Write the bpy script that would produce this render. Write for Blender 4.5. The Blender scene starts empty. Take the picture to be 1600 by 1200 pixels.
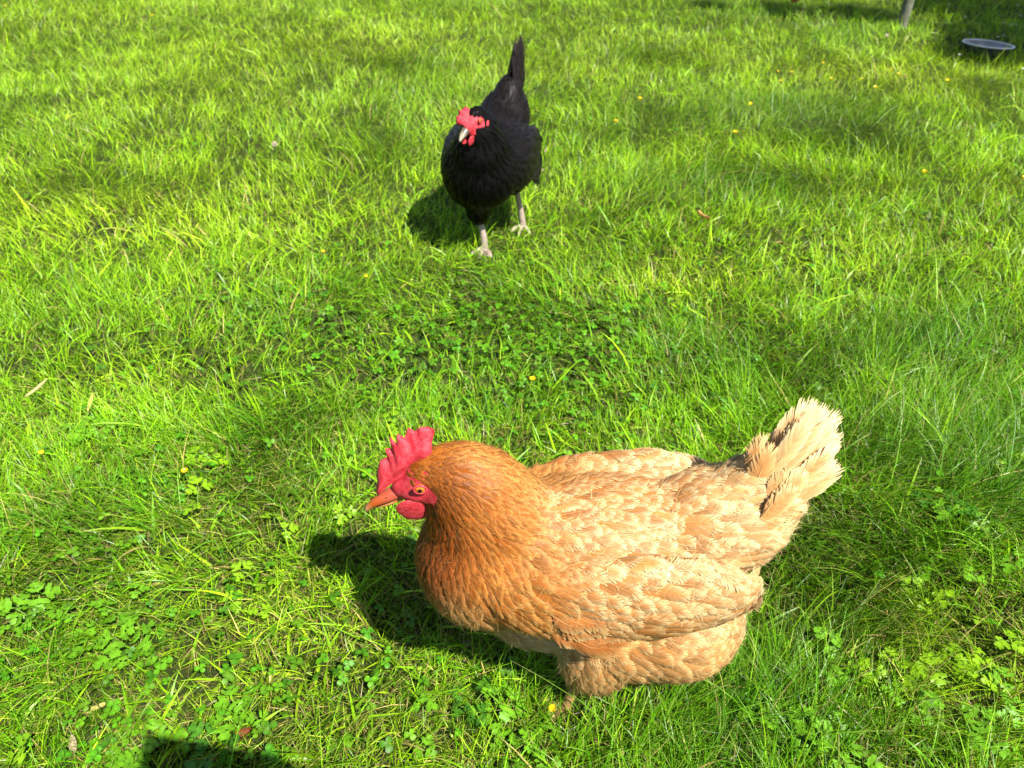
import bpy, bmesh, math, random
import numpy as np
from mathutils import Vector, Matrix
from mathutils.bvhtree import BVHTree

SC = bpy.context.scene
COL = SC.collection
R = math.radians

# ------------------------------------------------------------------ camera
CAM_H = 0.82
cd = bpy.data.cameras.new('camera'); cam = bpy.data.objects.new('camera', cd); COL.objects.link(cam)
cam.location = (0, 0, CAM_H); cam.rotation_euler = (R(90 - 36), 0, 0)
cd.sensor_width = 36; cd.lens = 36 * 1202 / 1600
cd.clip_start = 0.02; cd.clip_end = 400
cd.dof.use_dof = True; cd.dof.focus_distance = 0.80; cd.dof.aperture_fstop = 9.5
SC.camera = cam

# ------------------------------------------------------------------ light
SUN = Vector((0.50, -0.58, 1.0)).normalized()
w = bpy.data.worlds.new('World'); SC.world = w; w.use_nodes = True
nt = w.node_tree; nt.nodes.clear()
sky = nt.nodes.new('ShaderNodeTexSky'); sky.sky_type = 'NISHITA'; sky.sun_disc = False
sky.sun_elevation = math.asin(SUN.z); sky.sun_rotation = R(139)
bg = nt.nodes.new('ShaderNodeBackground'); bg.inputs[1].default_value = 0.06
wo = nt.nodes.new('ShaderNodeOutputWorld')
nt.links.new(sky.outputs[0], bg.inputs[0]); nt.links.new(bg.outputs[0], wo.inputs[0])
sl = bpy.data.lights.new('sun', 'SUN'); sl.energy = 5.0; sl.angle = R(0.53); sl.color = (1.0, 0.955, 0.88)
so = bpy.data.objects.new('sun', sl); COL.objects.link(so); so.location = SUN * 20
so.rotation_euler = SUN.to_track_quat('Z', 'Y').to_euler()
SC.view_settings.view_transform = 'Standard'; SC.view_settings.look = 'None'
SC.view_settings.exposure = 1.42; SC.view_settings.gamma = 1; SC.view_settings.use_curve_mapping = False
SC.render.engine = 'CYCLES'
SC.cycles.max_bounces = 6; SC.cycles.transparent_max_bounces = 4
SC.cycles.sample_clamp_indirect = 6

RNG = np.random.default_rng(7)
random.seed(5)

# ------------------------------------------------------------------ helpers
def link_obj(name, data, parent=None, loc=None):
    o = bpy.data.objects.new(name, data); COL.objects.link(o)
    if parent is not None: o.parent = parent
    if loc is not None: o.location = loc
    return o

def tag(o, label=None, cat=None, group=None, kind=None):
    if label: o['label'] = label
    if cat: o['category'] = cat
    if group: o['group'] = group
    if kind: o['kind'] = kind
    return o

def empty(name, loc, rz=0.0):
    o = link_obj(name, None, loc=loc); o.rotation_euler = (0, 0, rz); o.empty_display_size = 0.05
    return o

def np_mesh(name, verts, faces, mat=None, col=None, smooth=True):
    """faces: list of int arrays (n,3) / (n,4)"""
    me = bpy.data.meshes.new(name)
    verts = np.ascontiguousarray(verts, dtype=np.float32)
    fl = [np.asarray(f, dtype=np.int32) for f in faces if len(f)]
    loops = np.concatenate([f.ravel() for f in fl])
    tot = np.concatenate([np.full(len(f), f.shape[1], np.int32) for f in fl])
    start = np.concatenate([[0], np.cumsum(tot)[:-1]]).astype(np.int32)
    me.vertices.add(len(verts)); me.vertices.foreach_set('co', verts.ravel())
    me.loops.add(len(loops)); me.loops.foreach_set('vertex_index', loops)
    me.polygons.add(len(tot)); me.polygons.foreach_set('loop_start', start)
    me.polygons.foreach_set('loop_total', tot)
    me.polygons.foreach_set('use_smooth', np.full(len(tot), smooth))
    me.update(calc_edges=True)
    if col is not None:
        a = me.color_attributes.new('Col', 'FLOAT_COLOR', 'POINT')
        c = np.ones((len(verts), 4), np.float32); c[:, :3] = col
        a.data.foreach_set('color', c.ravel())
    if mat: me.materials.append(mat)
    return me

def hash_grid(seed, n=256):
    return np.random.default_rng(seed).random((n, n))
_grids = {}
def vnoise(x, y, scale, seed=0):
    if seed not in _grids: _grids[seed] = hash_grid(seed)
    g = _grids[seed]; n = g.shape[0]
    x = np.asarray(x) / scale + 101.3; y = np.asarray(y) / scale + 57.7
    i = np.floor(x).astype(int); j = np.floor(y).astype(int)
    fx = x - i; fy = y - j
    fx = fx * fx * (3 - 2 * fx); fy = fy * fy * (3 - 2 * fy)
    a = g[i % n, j % n]; b = g[(i + 1) % n, j % n]; c = g[i % n, (j + 1) % n]; d = g[(i + 1) % n, (j + 1) % n]
    return (a * (1 - fx) + b * fx) * (1 - fy) + (c * (1 - fx) + d * fx) * fy
def fbm(x, y, scale, seed=0, octv=3):
    s = 0; a = 1; t = 0
    for k in range(octv):
        s = s + a * vnoise(x, y, scale / 2 ** k, seed + 13 * k); t += a; a *= 0.5
    return s / t
def _height(x, y):
    return (fbm(x, y, 0.55, 3) - 0.5) * 0.045 + (vnoise(x, y, 0.14, 5) - 0.5) * 0.014 + (vnoise(x, y, 2.3, 9) - 0.5) * 0.04
H0 = float(_height(.06, .52))
def height(x, y):
    return _height(x, y) - H0

# ------------------------------------------------------------------ materials
def new_mat(name):
    m = bpy.data.materials.new(name); m.use_nodes = True
    t = m.node_tree; t.nodes.clear()
    o = t.nodes.new('ShaderNodeOutputMaterial')
    return m, t, o

def mat_leaf(name, trans=0.35, rough=0.45, spec=0.35, sat=1.0, tint=(1.3, 1.15, 0.45)):
    m, t, o = new_mat(name)
    at = t.nodes.new('ShaderNodeAttribute'); at.attribute_name = 'Col'
    geo = t.nodes.new('ShaderNodeNewGeometry')
    nz = t.nodes.new('ShaderNodeTexNoise'); nz.inputs['Scale'].default_value = 180; nz.inputs['Detail'].default_value = 2
    t.links.new(geo.outputs['Position'], nz.inputs['Vector'])
    mr = t.nodes.new('ShaderNodeMapRange'); mr.inputs[1].default_value = .3; mr.inputs[2].default_value = .7
    mr.inputs[3].default_value = .78; mr.inputs[4].default_value = 1.2
    t.links.new(nz.outputs['Fac'], mr.inputs[0])
    mul = t.nodes.new('ShaderNodeVectorMath'); mul.operation = 'SCALE'
    t.links.new(at.outputs['Color'], mul.inputs[0]); t.links.new(mr.outputs[0], mul.inputs['Scale'])
    p = t.nodes.new('ShaderNodeBsdfPrincipled')
    p.inputs['Roughness'].default_value = rough; p.inputs['Specular IOR Level'].default_value = spec
    t.links.new(mul.outputs[0], p.inputs['Base Color'])
    tr = t.nodes.new('ShaderNodeBsdfTranslucent')
    tn = t.nodes.new('ShaderNodeVectorMath'); tn.operation = 'MULTIPLY'; tn.inputs[1].default_value = tint
    t.links.new(mul.outputs[0], tn.inputs[0]); t.links.new(tn.outputs[0], tr.inputs['Color'])
    mx = t.nodes.new('ShaderNodeMixShader'); mx.inputs[0].default_value = trans
    t.links.new(p.outputs[0], mx.inputs[1]); t.links.new(tr.outputs[0], mx.inputs[2])
    t.links.new(mx.outputs[0], o.inputs['Surface'])
    return m

def mat_simple(name, col, rough=0.6, spec=0.4, noise=None, bump=None, metal=0, sss=0, attr=False):
    m, t, o = new_mat(name)
    p = t.nodes.new('ShaderNodeBsdfPrincipled')
    p.inputs['Roughness'].default_value = rough; p.inputs['Specular IOR Level'].default_value = spec
    p.inputs['Metallic'].default_value = metal
    p.inputs['Base Color'].default_value = (*col, 1)
    tc = t.nodes.new('ShaderNodeTexCoord')
    if noise:
        sc, c2 = noise
        nz = t.nodes.new('ShaderNodeTexNoise'); nz.inputs['Scale'].default_value = sc; nz.inputs['Detail'].default_value = 4
        t.links.new(tc.outputs['Object'], nz.inputs['Vector'])
        mr = t.nodes.new('ShaderNodeMapRange'); mr.inputs[1].default_value = .35; mr.inputs[2].default_value = .65
        t.links.new(nz.outputs['Fac'], mr.inputs[0])
        mx = t.nodes.new('ShaderNodeMix'); mx.data_type = 'RGBA'
        mx.inputs[6].default_value = (*col, 1); mx.inputs[7].default_value = (*c2, 1)
        t.links.new(mr.outputs[0], mx.inputs[0]); t.links.new(mx.outputs[2], p.inputs['Base Color'])
    if attr:
        at = t.nodes.new('ShaderNodeAttribute'); at.attribute_name = 'Col'
        t.links.new(at.outputs['Color'], p.inputs['Base Color'])
    if bump:
        sc, st, dist = bump
        nb = t.nodes.new('ShaderNodeTexNoise'); nb.inputs['Scale'].default_value = sc; nb.inputs['Detail'].default_value = 4
        t.links.new(tc.outputs['Object'], nb.inputs['Vector'])
        bp = t.nodes.new('ShaderNodeBump'); bp.inputs['Strength'].default_value = st; bp.inputs['Distance'].default_value = dist
        t.links.new(nb.outputs['Fac'], bp.inputs['Height']); t.links.new(bp.outputs[0], p.inputs['Normal'])
    if sss:
        p.inputs['Subsurface Weight'].default_value = sss
        p.inputs['Subsurface Radius'].default_value = (0.006, 0.0015, 0.001); p.inputs['Subsurface Scale'].default_value = 1
    t.links.new(p.outputs[0], o.inputs['Surface'])
    return m

def mat_feather(name, trans=0.18, rough=0.55, spec=0.25):
    m, t, o = new_mat(name)
    at = t.nodes.new('ShaderNodeAttribute'); at.attribute_name = 'Col'
    p = t.nodes.new('ShaderNodeBsdfPrincipled')
    p.inputs['Roughness'].default_value = rough; p.inputs['Specular IOR Level'].default_value = spec
    t.links.new(at.outputs['Color'], p.inputs['Base Color'])
    tr = t.nodes.new('ShaderNodeBsdfTranslucent'); t.links.new(at.outputs['Color'], tr.inputs['Color'])
    mx = t.nodes.new('ShaderNodeMixShader'); mx.inputs[0].default_value = trans
    t.links.new(p.outputs[0], mx.inputs[1]); t.links.new(tr.outputs[0], mx.inputs[2])
    t.links.new(mx.outputs[0], o.inputs['Surface'])
    return m

M = {}
M['grass'] = mat_leaf('grass_blade', 0.30, 0.36, 0.20, tint=(1.4, 1.35, .25))
M['leaf'] = mat_leaf('soft_leaf', 0.32, 0.42, 0.25, tint=(1.5, 1.3, .2))
M['clover'] = mat_leaf('clover_leaf', 0.25, 0.5, 0.3)
M['petal'] = mat_leaf('petal', 0.3, 0.3, 0.5, tint=(1.1, 1.0, 0.8))
M['feather'] = mat_feather('feather', 0.2)
M['black_feather'] = mat_feather('black_feather', 0.0, 0.42, 0.12)
M['comb'] = mat_simple('comb_skin', (0.41, 0.017, 0.028), 0.5, 0.3, noise=(220, (0.52, 0.050, 0.065)), bump=(700, 0.8, 0.0012), sss=0.08)
M['beak'] = mat_simple('beak_horn', (0.42, 0.13, 0.03), 0.35, 0.5, noise=(70, (0.58, 0.30, 0.12)))
M['pale_beak'] = mat_simple('pale_beak', (0.55, 0.47, 0.35), 0.35, 0.5, noise=(90, (0.25, 0.2, 0.15)))
M['upper_beak'] = mat_simple('beak_horn_graded', (0.4, 0.2, 0.1), 0.35, 0.4, attr=True)  # the horn's own colour, graded from base to pale tip
M['iris'] = mat_simple('iris', (0.55, 0.17, 0.02), 0.12, 0.6, noise=(600, (0.35, 0.09, 0.01)))
M['pupil'] = mat_simple('pupil', (0.004, 0.003, 0.003), 0.08, 0.6)
M['shank'] = mat_simple('shank_scales', (0.36, 0.22, 0.08), 0.55, 0.4, noise=(160, (0.24, 0.13, 0.05)), bump=(420, 0.6, 0.001))
M['grey_shank'] = mat_simple('grey_shank_scales', (0.30, 0.25, 0.21), 0.55, 0.4, noise=(160, (0.28, 0.21, 0.17)), bump=(420, 0.6, 0.001))
M['claw'] = mat_simple('claw', (0.20, 0.14, 0.09), 0.4, 0.5)
# ------------------------------------------------------------------ ground
def ground():
    m, t, o = new_mat('soil_and_thatch')
    tc = t.nodes.new('ShaderNodeTexCoord')
    p = t.nodes.new('ShaderNodeBsdfPrincipled'); p.inputs['Roughness'].default_value = 0.95
    p.inputs['Specular IOR Level'].default_value = 0.1
    n1 = t.nodes.new('ShaderNodeTexNoise'); n1.inputs['Scale'].default_value = 110; n1.inputs['Detail'].default_value = 8; n1.inputs['Roughness'].default_value = .7
    n2 = t.nodes.new('ShaderNodeTexNoise'); n2.inputs['Scale'].default_value = 4; n2.inputs['Detail'].default_value = 3
    t.links.new(tc.outputs['Object'], n1.inputs['Vector']); t.links.new(tc.outputs['Object'], n2.inputs['Vector'])
    r = t.nodes.new('ShaderNodeValToRGB'); e = r.color_ramp.elements
    e[0].position = .36; e[0].color = (.030, .024, .012, 1); e[1].position = .66; e[1].color = (.09, .065, .03, 1)
    k = e.new(.5); k.color = (.035, .045, .010, 1)
    t.links.new(n1.outputs['Fac'], r.inputs[0])
    mx = t.nodes.new('ShaderNodeMix'); mx.data_type = 'RGBA'; mx.inputs[7].default_value = (.05, .09, .015, 1)
    t.links.new(n2.outputs['Fac'], mx.inputs[0]); t.links.new(r.outputs[0], mx.inputs[6])
    t.links.new(mx.outputs[2], p.inputs['Base Color'])
    b = t.nodes.new('ShaderNodeBump'); b.inputs['Distance'].default_value = .02
    t.links.new(n1.outputs['Fac'], b.inputs['Height']); t.links.new(b.outputs[0], p.inputs['Normal'])
    t.links.new(p.outputs[0], o.inputs['Surface'])
    # radial-ish grid: fine near, coarse to the horizon
    a = np.concatenate([[-200, -80, -30, -14], np.linspace(-6, 6, 121), [14, 30, 80, 200]])
    b_ = np.concatenate([[-200, -80, -30, -10], np.linspace(-3, 9, 121), [14, 30, 80, 200]])
    X, Y = np.meshgrid(a, b_, indexing='ij')
    Z = height(X, Y)
    v = np.stack([X, Y, Z], -1).reshape(-1, 3)
    n, mm = X.shape
    i = np.arange(n - 1)[:, None] * mm + np.arange(mm - 1)[None]
    q = np.stack([i, i + mm, i + mm + 1, i + 1], -1).reshape(-1, 4)
    g = link_obj('ground', np_mesh('ground', v, [q], m)); tag(g, kind='structure')
ground()

# ------------------------------------------------------------------ grass fields
# soft regions of the lawn (x, y, radius x, radius y, strength) where one kind of turf takes over; the lush ones also paint in tussock shade
LUSH_SHADE = [(1.08, 2.38, .11, .13, 1.7), (.98, 2.54, .20, .14, .8), (.86, 2.72, .30, .14, .8), (.69, 2.0, .30, .16, .8), (.55, 3.5, .25, .15, .6), (.82, 1.25, .22, .10, .7),
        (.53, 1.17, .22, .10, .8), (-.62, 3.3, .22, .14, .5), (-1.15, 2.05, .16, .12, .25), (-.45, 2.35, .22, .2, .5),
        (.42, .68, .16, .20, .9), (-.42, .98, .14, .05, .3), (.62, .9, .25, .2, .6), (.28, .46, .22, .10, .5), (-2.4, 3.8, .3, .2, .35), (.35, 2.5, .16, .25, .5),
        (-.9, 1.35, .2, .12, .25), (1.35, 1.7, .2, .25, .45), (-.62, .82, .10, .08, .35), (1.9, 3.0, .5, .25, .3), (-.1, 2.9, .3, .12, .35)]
DRY = [(.35, 1.49, .16, .10, .8), (1.5, 3.2, .45, .22, .8), (-.98, 1.85, .4, .25, .5), (.50, .56, .10, .09, .8), (.75, 1.6, .2, .12, .4),
       (-.30, .58, .20, .10, .5), (.58, .50, .10, .07, .7), (-.75, 3.6, .5, .25, .4), (1.55, 2.0, .3, .14, .5), (.1, 3.2, .3, .2, .4), (-.42, .70, .15, .09, .4),
       (2.0, 3.6, .4, .15, .6), (-.1, .46, .14, .07, .4), (-.66, 1.12, .14, .06, .5)]
CLOV = [(-.02, 1.22, .34, .20, 1.0), (-.42, 1.28, .18, .12, .7), (.12, 1.02, .20, .09, .6), (-.36, .55, .18, .12, .8), (-.62, .62, .14, .12, .6), (1.0, 1.9, .15, .15, .3),
        (.0, .86, .2, .07, .5), (-.50, .88, .12, .08, .5), (1.1, 1.15, .2, .12, .5)]
def field(lst, x, y):
    s = np.zeros_like(x)
    for cx, cy, rx, ry, k in lst:
        d = ((x - cx) / rx) ** 2 + ((y - cy) / ry) ** 2
        s = np.maximum(s, k * np.exp(-d * 0.9))
    return s

def sample_ground(bands, seed):
    rng = np.random.default_rng(seed)
    P = []
    for y0, y1, dens, marg in bands:
        dep = lambda y: y * math.cos(R(36)) + CAM_H * math.sin(R(36))
        hw1 = 0.6656 * dep(y1) + marg
        n = int(dens * (y1 - y0) * 2 * hw1)
        x = rng.uniform(-hw1, hw1, n); y = rng.uniform(y0, y1, n)
        k = np.abs(x) < 0.6656 * dep(y) + marg
        P.append(np.stack([x[k], y[k], np.full(k.sum(), dens)], 1))
    return np.concatenate(P)

def blades(name, x, y, z, ang, L, W, lean, bend, seg, colr, tipc, basec, rng, label=None):
    N = len(x)
    T = np.linspace(0, 1, seg + 1)
    th = lean[:, None] + bend[:, None] * (T[None, :-1] + .5 / seg)
    dx = np.cos(ang)[:, None]; dy = np.sin(ang)[:, None]
    ds = (L / seg)[:, None]
    sx = np.concatenate([np.zeros((N, 1)), np.cumsum(ds * np.sin(th), 1)], 1)
    sz = np.concatenate([np.zeros((N, 1)), np.cumsum(ds * np.cos(th), 1)], 1)
    # side swerve
    sw = rng.normal(0, .12, N)[:, None] * L[:, None] * T[None] ** 2
    px = x[:, None] + sx * dx - sw * dy; py = y[:, None] + sx * dy + sw * dx; pz = z[:, None] + np.maximum(sz, .002 * T[None])
    phi = ang + np.pi / 2 + rng.normal(0, .6, N)
    prof = np.clip(1.05 - T ** 1.7, 0, 1) * (0.75 + .5 * np.minimum(T * 3, .5)); prof[-1] = 0.06
    wv = W[:, None] * .5 * prof[None]
    tilt = rng.normal(0, .35, N)[:, None]
    ax = np.cos(phi)[:, None] * wv; ay = np.sin(phi)[:, None] * wv; az = tilt * wv
    Lf = np.stack([px - ax, py - ay, pz - az], -1); Rt = np.stack([px + ax, py + ay, pz + az], -1)
    V = np.stack([Lf, Rt], 2).reshape(-1, 3)           # N, seg+1, 2
    base = (np.arange(N) * (seg + 1) * 2)[:, None] + np.arange(seg)[None] * 2
    q = np.stack([base, base + 1, base + 3, base + 2], -1).reshape(-1, 4)
    t = T[None, :, None]
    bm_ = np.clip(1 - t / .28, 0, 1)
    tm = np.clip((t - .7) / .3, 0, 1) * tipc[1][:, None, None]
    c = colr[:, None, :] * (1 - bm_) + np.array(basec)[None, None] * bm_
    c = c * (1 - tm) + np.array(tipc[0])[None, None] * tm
    c = np.repeat(c, 2, 1).reshape(-1, 3)
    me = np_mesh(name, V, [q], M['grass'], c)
    return me

def lawn():
    rng = np.random.default_rng(21)
    def mk(bands, seed, seg, kind):
        P = sample_ground(bands, seed); x, y, dens = P.T
        lu = field(LUSH_SHADE, x, y); dr = field(DRY, x, y); cl = field(CLOV, x, y)
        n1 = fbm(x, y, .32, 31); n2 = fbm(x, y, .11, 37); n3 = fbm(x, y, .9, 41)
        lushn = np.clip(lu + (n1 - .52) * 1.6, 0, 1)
        # clumping
        cl_n = vnoise(x, y, .022, 51)
        keep = (np.hypot(x - 2.08, y - 3.60) > .100) & (rng.random(len(x)) < np.clip(.22 + 1.0 * cl_n * (.6 + .8 * n2) + .35 * lushn - .20 * cl - .10 * dr, .20, 1))
        x, y, dens, lu, dr, cl, n1, n2, n3, lushn = [a[keep] for a in (x, y, dens, lu, dr, cl, n1, n2, n3, lushn)]
        N = len(x)
        far = np.clip((y - .8) / 2.0, 0, 1)
        # swirling lie of the grass
        flow = 2 * np.pi * (fbm(x, y, .42, 61, 2) * 1.7) + .5 * np.sin(x * 2.1 + y)
        ang = flow + rng.normal(0, 1.5 - .85 * lushn, N)
        clump = vnoise(x, y, .035, 71)
        if kind == 'turf':
            L = rng.gamma(7, 1 / 7, N) * (.025 + .007 * np.clip((y - .7) / .5, 0, 1) + .030 * lushn + .014 * n2 + .002 * far + .024 * lu) * (.45 + 1.1 * clump)
            L *= 1 - .35 * cl
            fac = np.clip((dens / 42000.) ** -.45, 1, 3.2)
            W = rng.uniform(.0011, .0022, N) * (1 - .25 * lushn) * fac * (.95 - .15 * far)
            lean = np.abs(rng.normal(.35, .28, N)) + .30 * lushn
            bend = rng.normal(.75, .40, N)
        elif kind == 'coarse':
            L = rng.gamma(5, 1 / 5, N) * .042
            W = rng.uniform(.0024, .0052, N)
            lean = np.abs(rng.normal(.80, .35, N)); bend = rng.normal(.7, .4, N)
        elif kind == 'thatch':
            L = rng.gamma(4, 1 / 4, N) * .022
            W = rng.uniform(.0009, .0020, N)
            lean = rng.normal(1.25, .25, N); bend = rng.normal(.15, .25, N); ang = rng.uniform(0, 6.28, N)
        # pigment, plus painted tussock shade at the lush spots
        A = np.array([.180, .400, .006]); B = np.array([.050, .180, .002]); C = np.array([.40, .58, .016]); D = np.array([.36, .30, .09])
        E_ = np.array([.105, .27, .016])
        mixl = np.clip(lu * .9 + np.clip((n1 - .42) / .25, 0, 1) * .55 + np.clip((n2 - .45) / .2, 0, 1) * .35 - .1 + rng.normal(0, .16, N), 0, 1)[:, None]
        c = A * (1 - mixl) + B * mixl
        yel = np.clip(.15 + .5 * (n3 - .4) + .75 * dr + .25 * far - .3 * lushn + rng.normal(0, .22, N), 0, 1)[:, None]
        c = c * (1 - yel) + C * yel
        blu = np.clip(rng.normal(-.1, .4, N) + .25 * (1 - far), 0, .8)[:, None]
        c = c * (1 - blu) + E_ * blu
        dead = (rng.random(N) < .03 + .10 * dr)[:, None]
        c = np.where(dead, D * rng.uniform(.7, 1.2, (N, 1)), c)
        if kind == 'thatch':
            c = D * rng.uniform(.45, 1.25, (N, 1)) * np.array([1, .93, .95]); c = c * np.where(rng.random(N) < .5, .45, 1)[:, None]
            z_l = rng.random(N)
            g_ = rng.random(N) < .45
            c[g_] = c[g_] * .4 + C * .5
        c = c * (rng.uniform(.55, 1.40, N) * (.70 + .60 * clump) * (1 - .45 * lu))[:, None]  # last factor paints the shady side of tussocks into lush blades
        z = height(x, y) - .003
        if kind == 'thatch': z = z + rng.uniform(.002, .016, N)
        tipm = (rng.random(N) < .20) * rng.uniform(.3, 1, N)
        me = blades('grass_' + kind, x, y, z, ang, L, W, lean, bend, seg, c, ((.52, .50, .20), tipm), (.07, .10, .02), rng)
        return me
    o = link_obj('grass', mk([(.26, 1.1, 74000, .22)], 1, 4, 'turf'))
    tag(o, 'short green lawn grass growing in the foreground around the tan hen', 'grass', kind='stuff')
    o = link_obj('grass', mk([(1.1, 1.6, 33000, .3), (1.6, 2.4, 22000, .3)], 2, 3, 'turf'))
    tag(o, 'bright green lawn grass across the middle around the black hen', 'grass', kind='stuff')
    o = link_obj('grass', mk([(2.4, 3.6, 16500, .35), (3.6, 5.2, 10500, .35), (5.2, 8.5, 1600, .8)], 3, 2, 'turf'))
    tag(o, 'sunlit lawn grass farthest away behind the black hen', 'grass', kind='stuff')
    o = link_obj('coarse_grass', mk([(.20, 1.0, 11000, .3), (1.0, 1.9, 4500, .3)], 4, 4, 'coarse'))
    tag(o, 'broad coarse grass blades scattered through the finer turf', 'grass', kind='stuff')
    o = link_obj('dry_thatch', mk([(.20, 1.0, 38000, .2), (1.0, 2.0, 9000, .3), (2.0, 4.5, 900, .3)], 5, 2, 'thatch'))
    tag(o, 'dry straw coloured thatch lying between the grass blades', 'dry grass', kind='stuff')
lawn()
# ------------------------------------------------------------------ hens
def catmull(P, n):
    P = np.asarray(P, float); K = len(P); out = []
    Q = np.vstack([2 * P[0] - P[1], P, 2 * P[-1] - P[-2]])
    for s in np.linspace(0, K - 1 - 1e-9, n):
        i = int(s); f = s - i
        a, b, c, d = Q[i:i + 4]
        out.append(.5 * ((2 * b) + (-a + c) * f + (2 * a - 5 * b + 4 * c - d) * f * f + (-a + 3 * b - 3 * c + d) * f ** 3))
    return np.array(out)

def tube(name, pts, radii, mat, parent, n=16, seg=10, flat=1.0, smooth=True, bumpy=0.0):
    """tapered tube through pts (arrays), closed ends"""
    C = catmull(np.column_stack([pts, radii]), n); P = C[:, :3]; rr = C[:, 3]
    V = []; up = np.array([0.13, 0.21, 1.0])
    for k in range(n):
        t = P[min(k + 1, n - 1)] - P[max(k - 1, 0)]; t = t / (np.linalg.norm(t) + 1e-9)
        a = np.cross(up, t); a /= np.linalg.norm(a) + 1e-9; b = np.cross(t, a)
        for j in range(seg):
            th = 2 * np.pi * j / seg
            r = rr[k] * (1 + bumpy * math.sin(k * 2.1))
            V.append(P[k] + r * (a * math.cos(th) + b * math.sin(th) * flat))
    V.append(P[0]); V.append(P[-1]); V = np.array(V)
    q = [(k * seg + j, k * seg + (j + 1) % seg, (k + 1) * seg + (j + 1) % seg, (k + 1) * seg + j) for k in range(n - 1) for j in range(seg)]
    tr = [((j + 1) % seg, j, n * seg) for j in range(seg)] + [((n - 1) * seg + j, (n - 1) * seg + (j + 1) % seg, n * seg + 1) for j in range(seg)]
    me = np_mesh(name, V, [np.array(q), np.array(tr)], mat, smooth=smooth)
    return link_obj(name, me, parent)

def blob_body(name, ells, voxel, mat, parent, smooth_it=6):
    """one continuous surface from overlapping volumes"""
    bm = bmesh.new()
    for c, r, pitch, yaw in ells:
        mtx = Matrix.Translation(c) @ Matrix.Rotation(yaw, 4, 'Z') @ Matrix.Rotation(-pitch, 4, 'Y') @ Matrix.Diagonal((*r, 1))
        bmesh.ops.create_icosphere(bm, subdivisions=4, radius=1, matrix=mtx)
    me = bpy.data.meshes.new('tmp'); bm.to_mesh(me); bm.free()
    ob = bpy.data.objects.new('tmp', me); COL.objects.link(ob)
    md = ob.modifiers.new('r', 'REMESH'); md.mode = 'VOXEL'; md.voxel_size = voxel
    sm = ob.modifiers.new('s', 'SMOOTH'); sm.factor = .8; sm.iterations = smooth_it
    dg = bpy.context.evaluated_depsgraph_get(); dg.update()
    me2 = bpy.data.meshes.new_from_object(ob.evaluated_get(dg))
    bpy.data.objects.remove(ob); bpy.data.meshes.remove(me)
    me2.name = name; me2.materials.clear(); me2.materials.append(mat)
    for p in me2.polygons: p.use_smooth = True
    return link_obj(name, me2, parent)

def feather_template(nb, hooked=1.0, fuzz=0.0, point=1.0):
    """param coords (t along shaft, v across -1..1), triangles, and edge factor. nb barbs each side"""
    V = []; F3 = []; E = []; G = []
    def prof(t):      # half-width envelope
        return (np.sin(np.pi * np.clip(t, 0, 1) ** (.75 * point)) ** .55) if t < 1 else 0
    for s in (-1, 1):
        for i in range(nb):
            t0 = .06 + .90 * i / nb
            dt = .90 / nb
            t1 = min(t0 + .16 + .10 * (1 - t0), 1.02)
            h = max(prof(min(t0 + .12, .985)), .10)
            # root pair, mid pair, tip
            k = len(V)
            tm = t0 + (t1 - t0) * .45
            V += [(t0, 0), (t0 + dt * 1.3, 0), (tm, s * h * .62), (tm + dt * 1.35, s * h * .60), (t1, s * h * (1.0 + fuzz * .12 * ((i * 7) % 3 - 1))), (t1 + dt * .95, s * h * (.96 + fuzz * .12 * ((i * 7) % 3 - 1)))]
            E += [0, 0, .45, .45, 1.0, 1.0]; G += [i * 2 + (s > 0)] * 6
            F3 += [(k, k + 1, k + 3), (k, k + 3, k + 2), (k + 2, k + 3, k + 5), (k + 2, k + 5, k + 4)]
    # tip barb
    k = len(V)
    V += [(.90, -.16), (.90, .16), (1.03, 0)]; E += [.5, .5, 1]; G += [nb * 2] * 3
    F3 += [(k, k + 1, k + 2)]
    # shaft
    k = len(V); wv = .035
    V += [(0, -wv), (0, wv), (.5, -wv * .7), (.5, wv * .7), (.95, 0)]; E += [-1] * 5; G += [nb * 2 + 1] * 5
    F3 += [(k, k + 1, k + 3), (k, k + 3, k + 2), (k + 2, k + 3, k + 4)]
    return np.array(V, float), np.array(F3), np.array(E, float), np.array(G)

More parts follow.
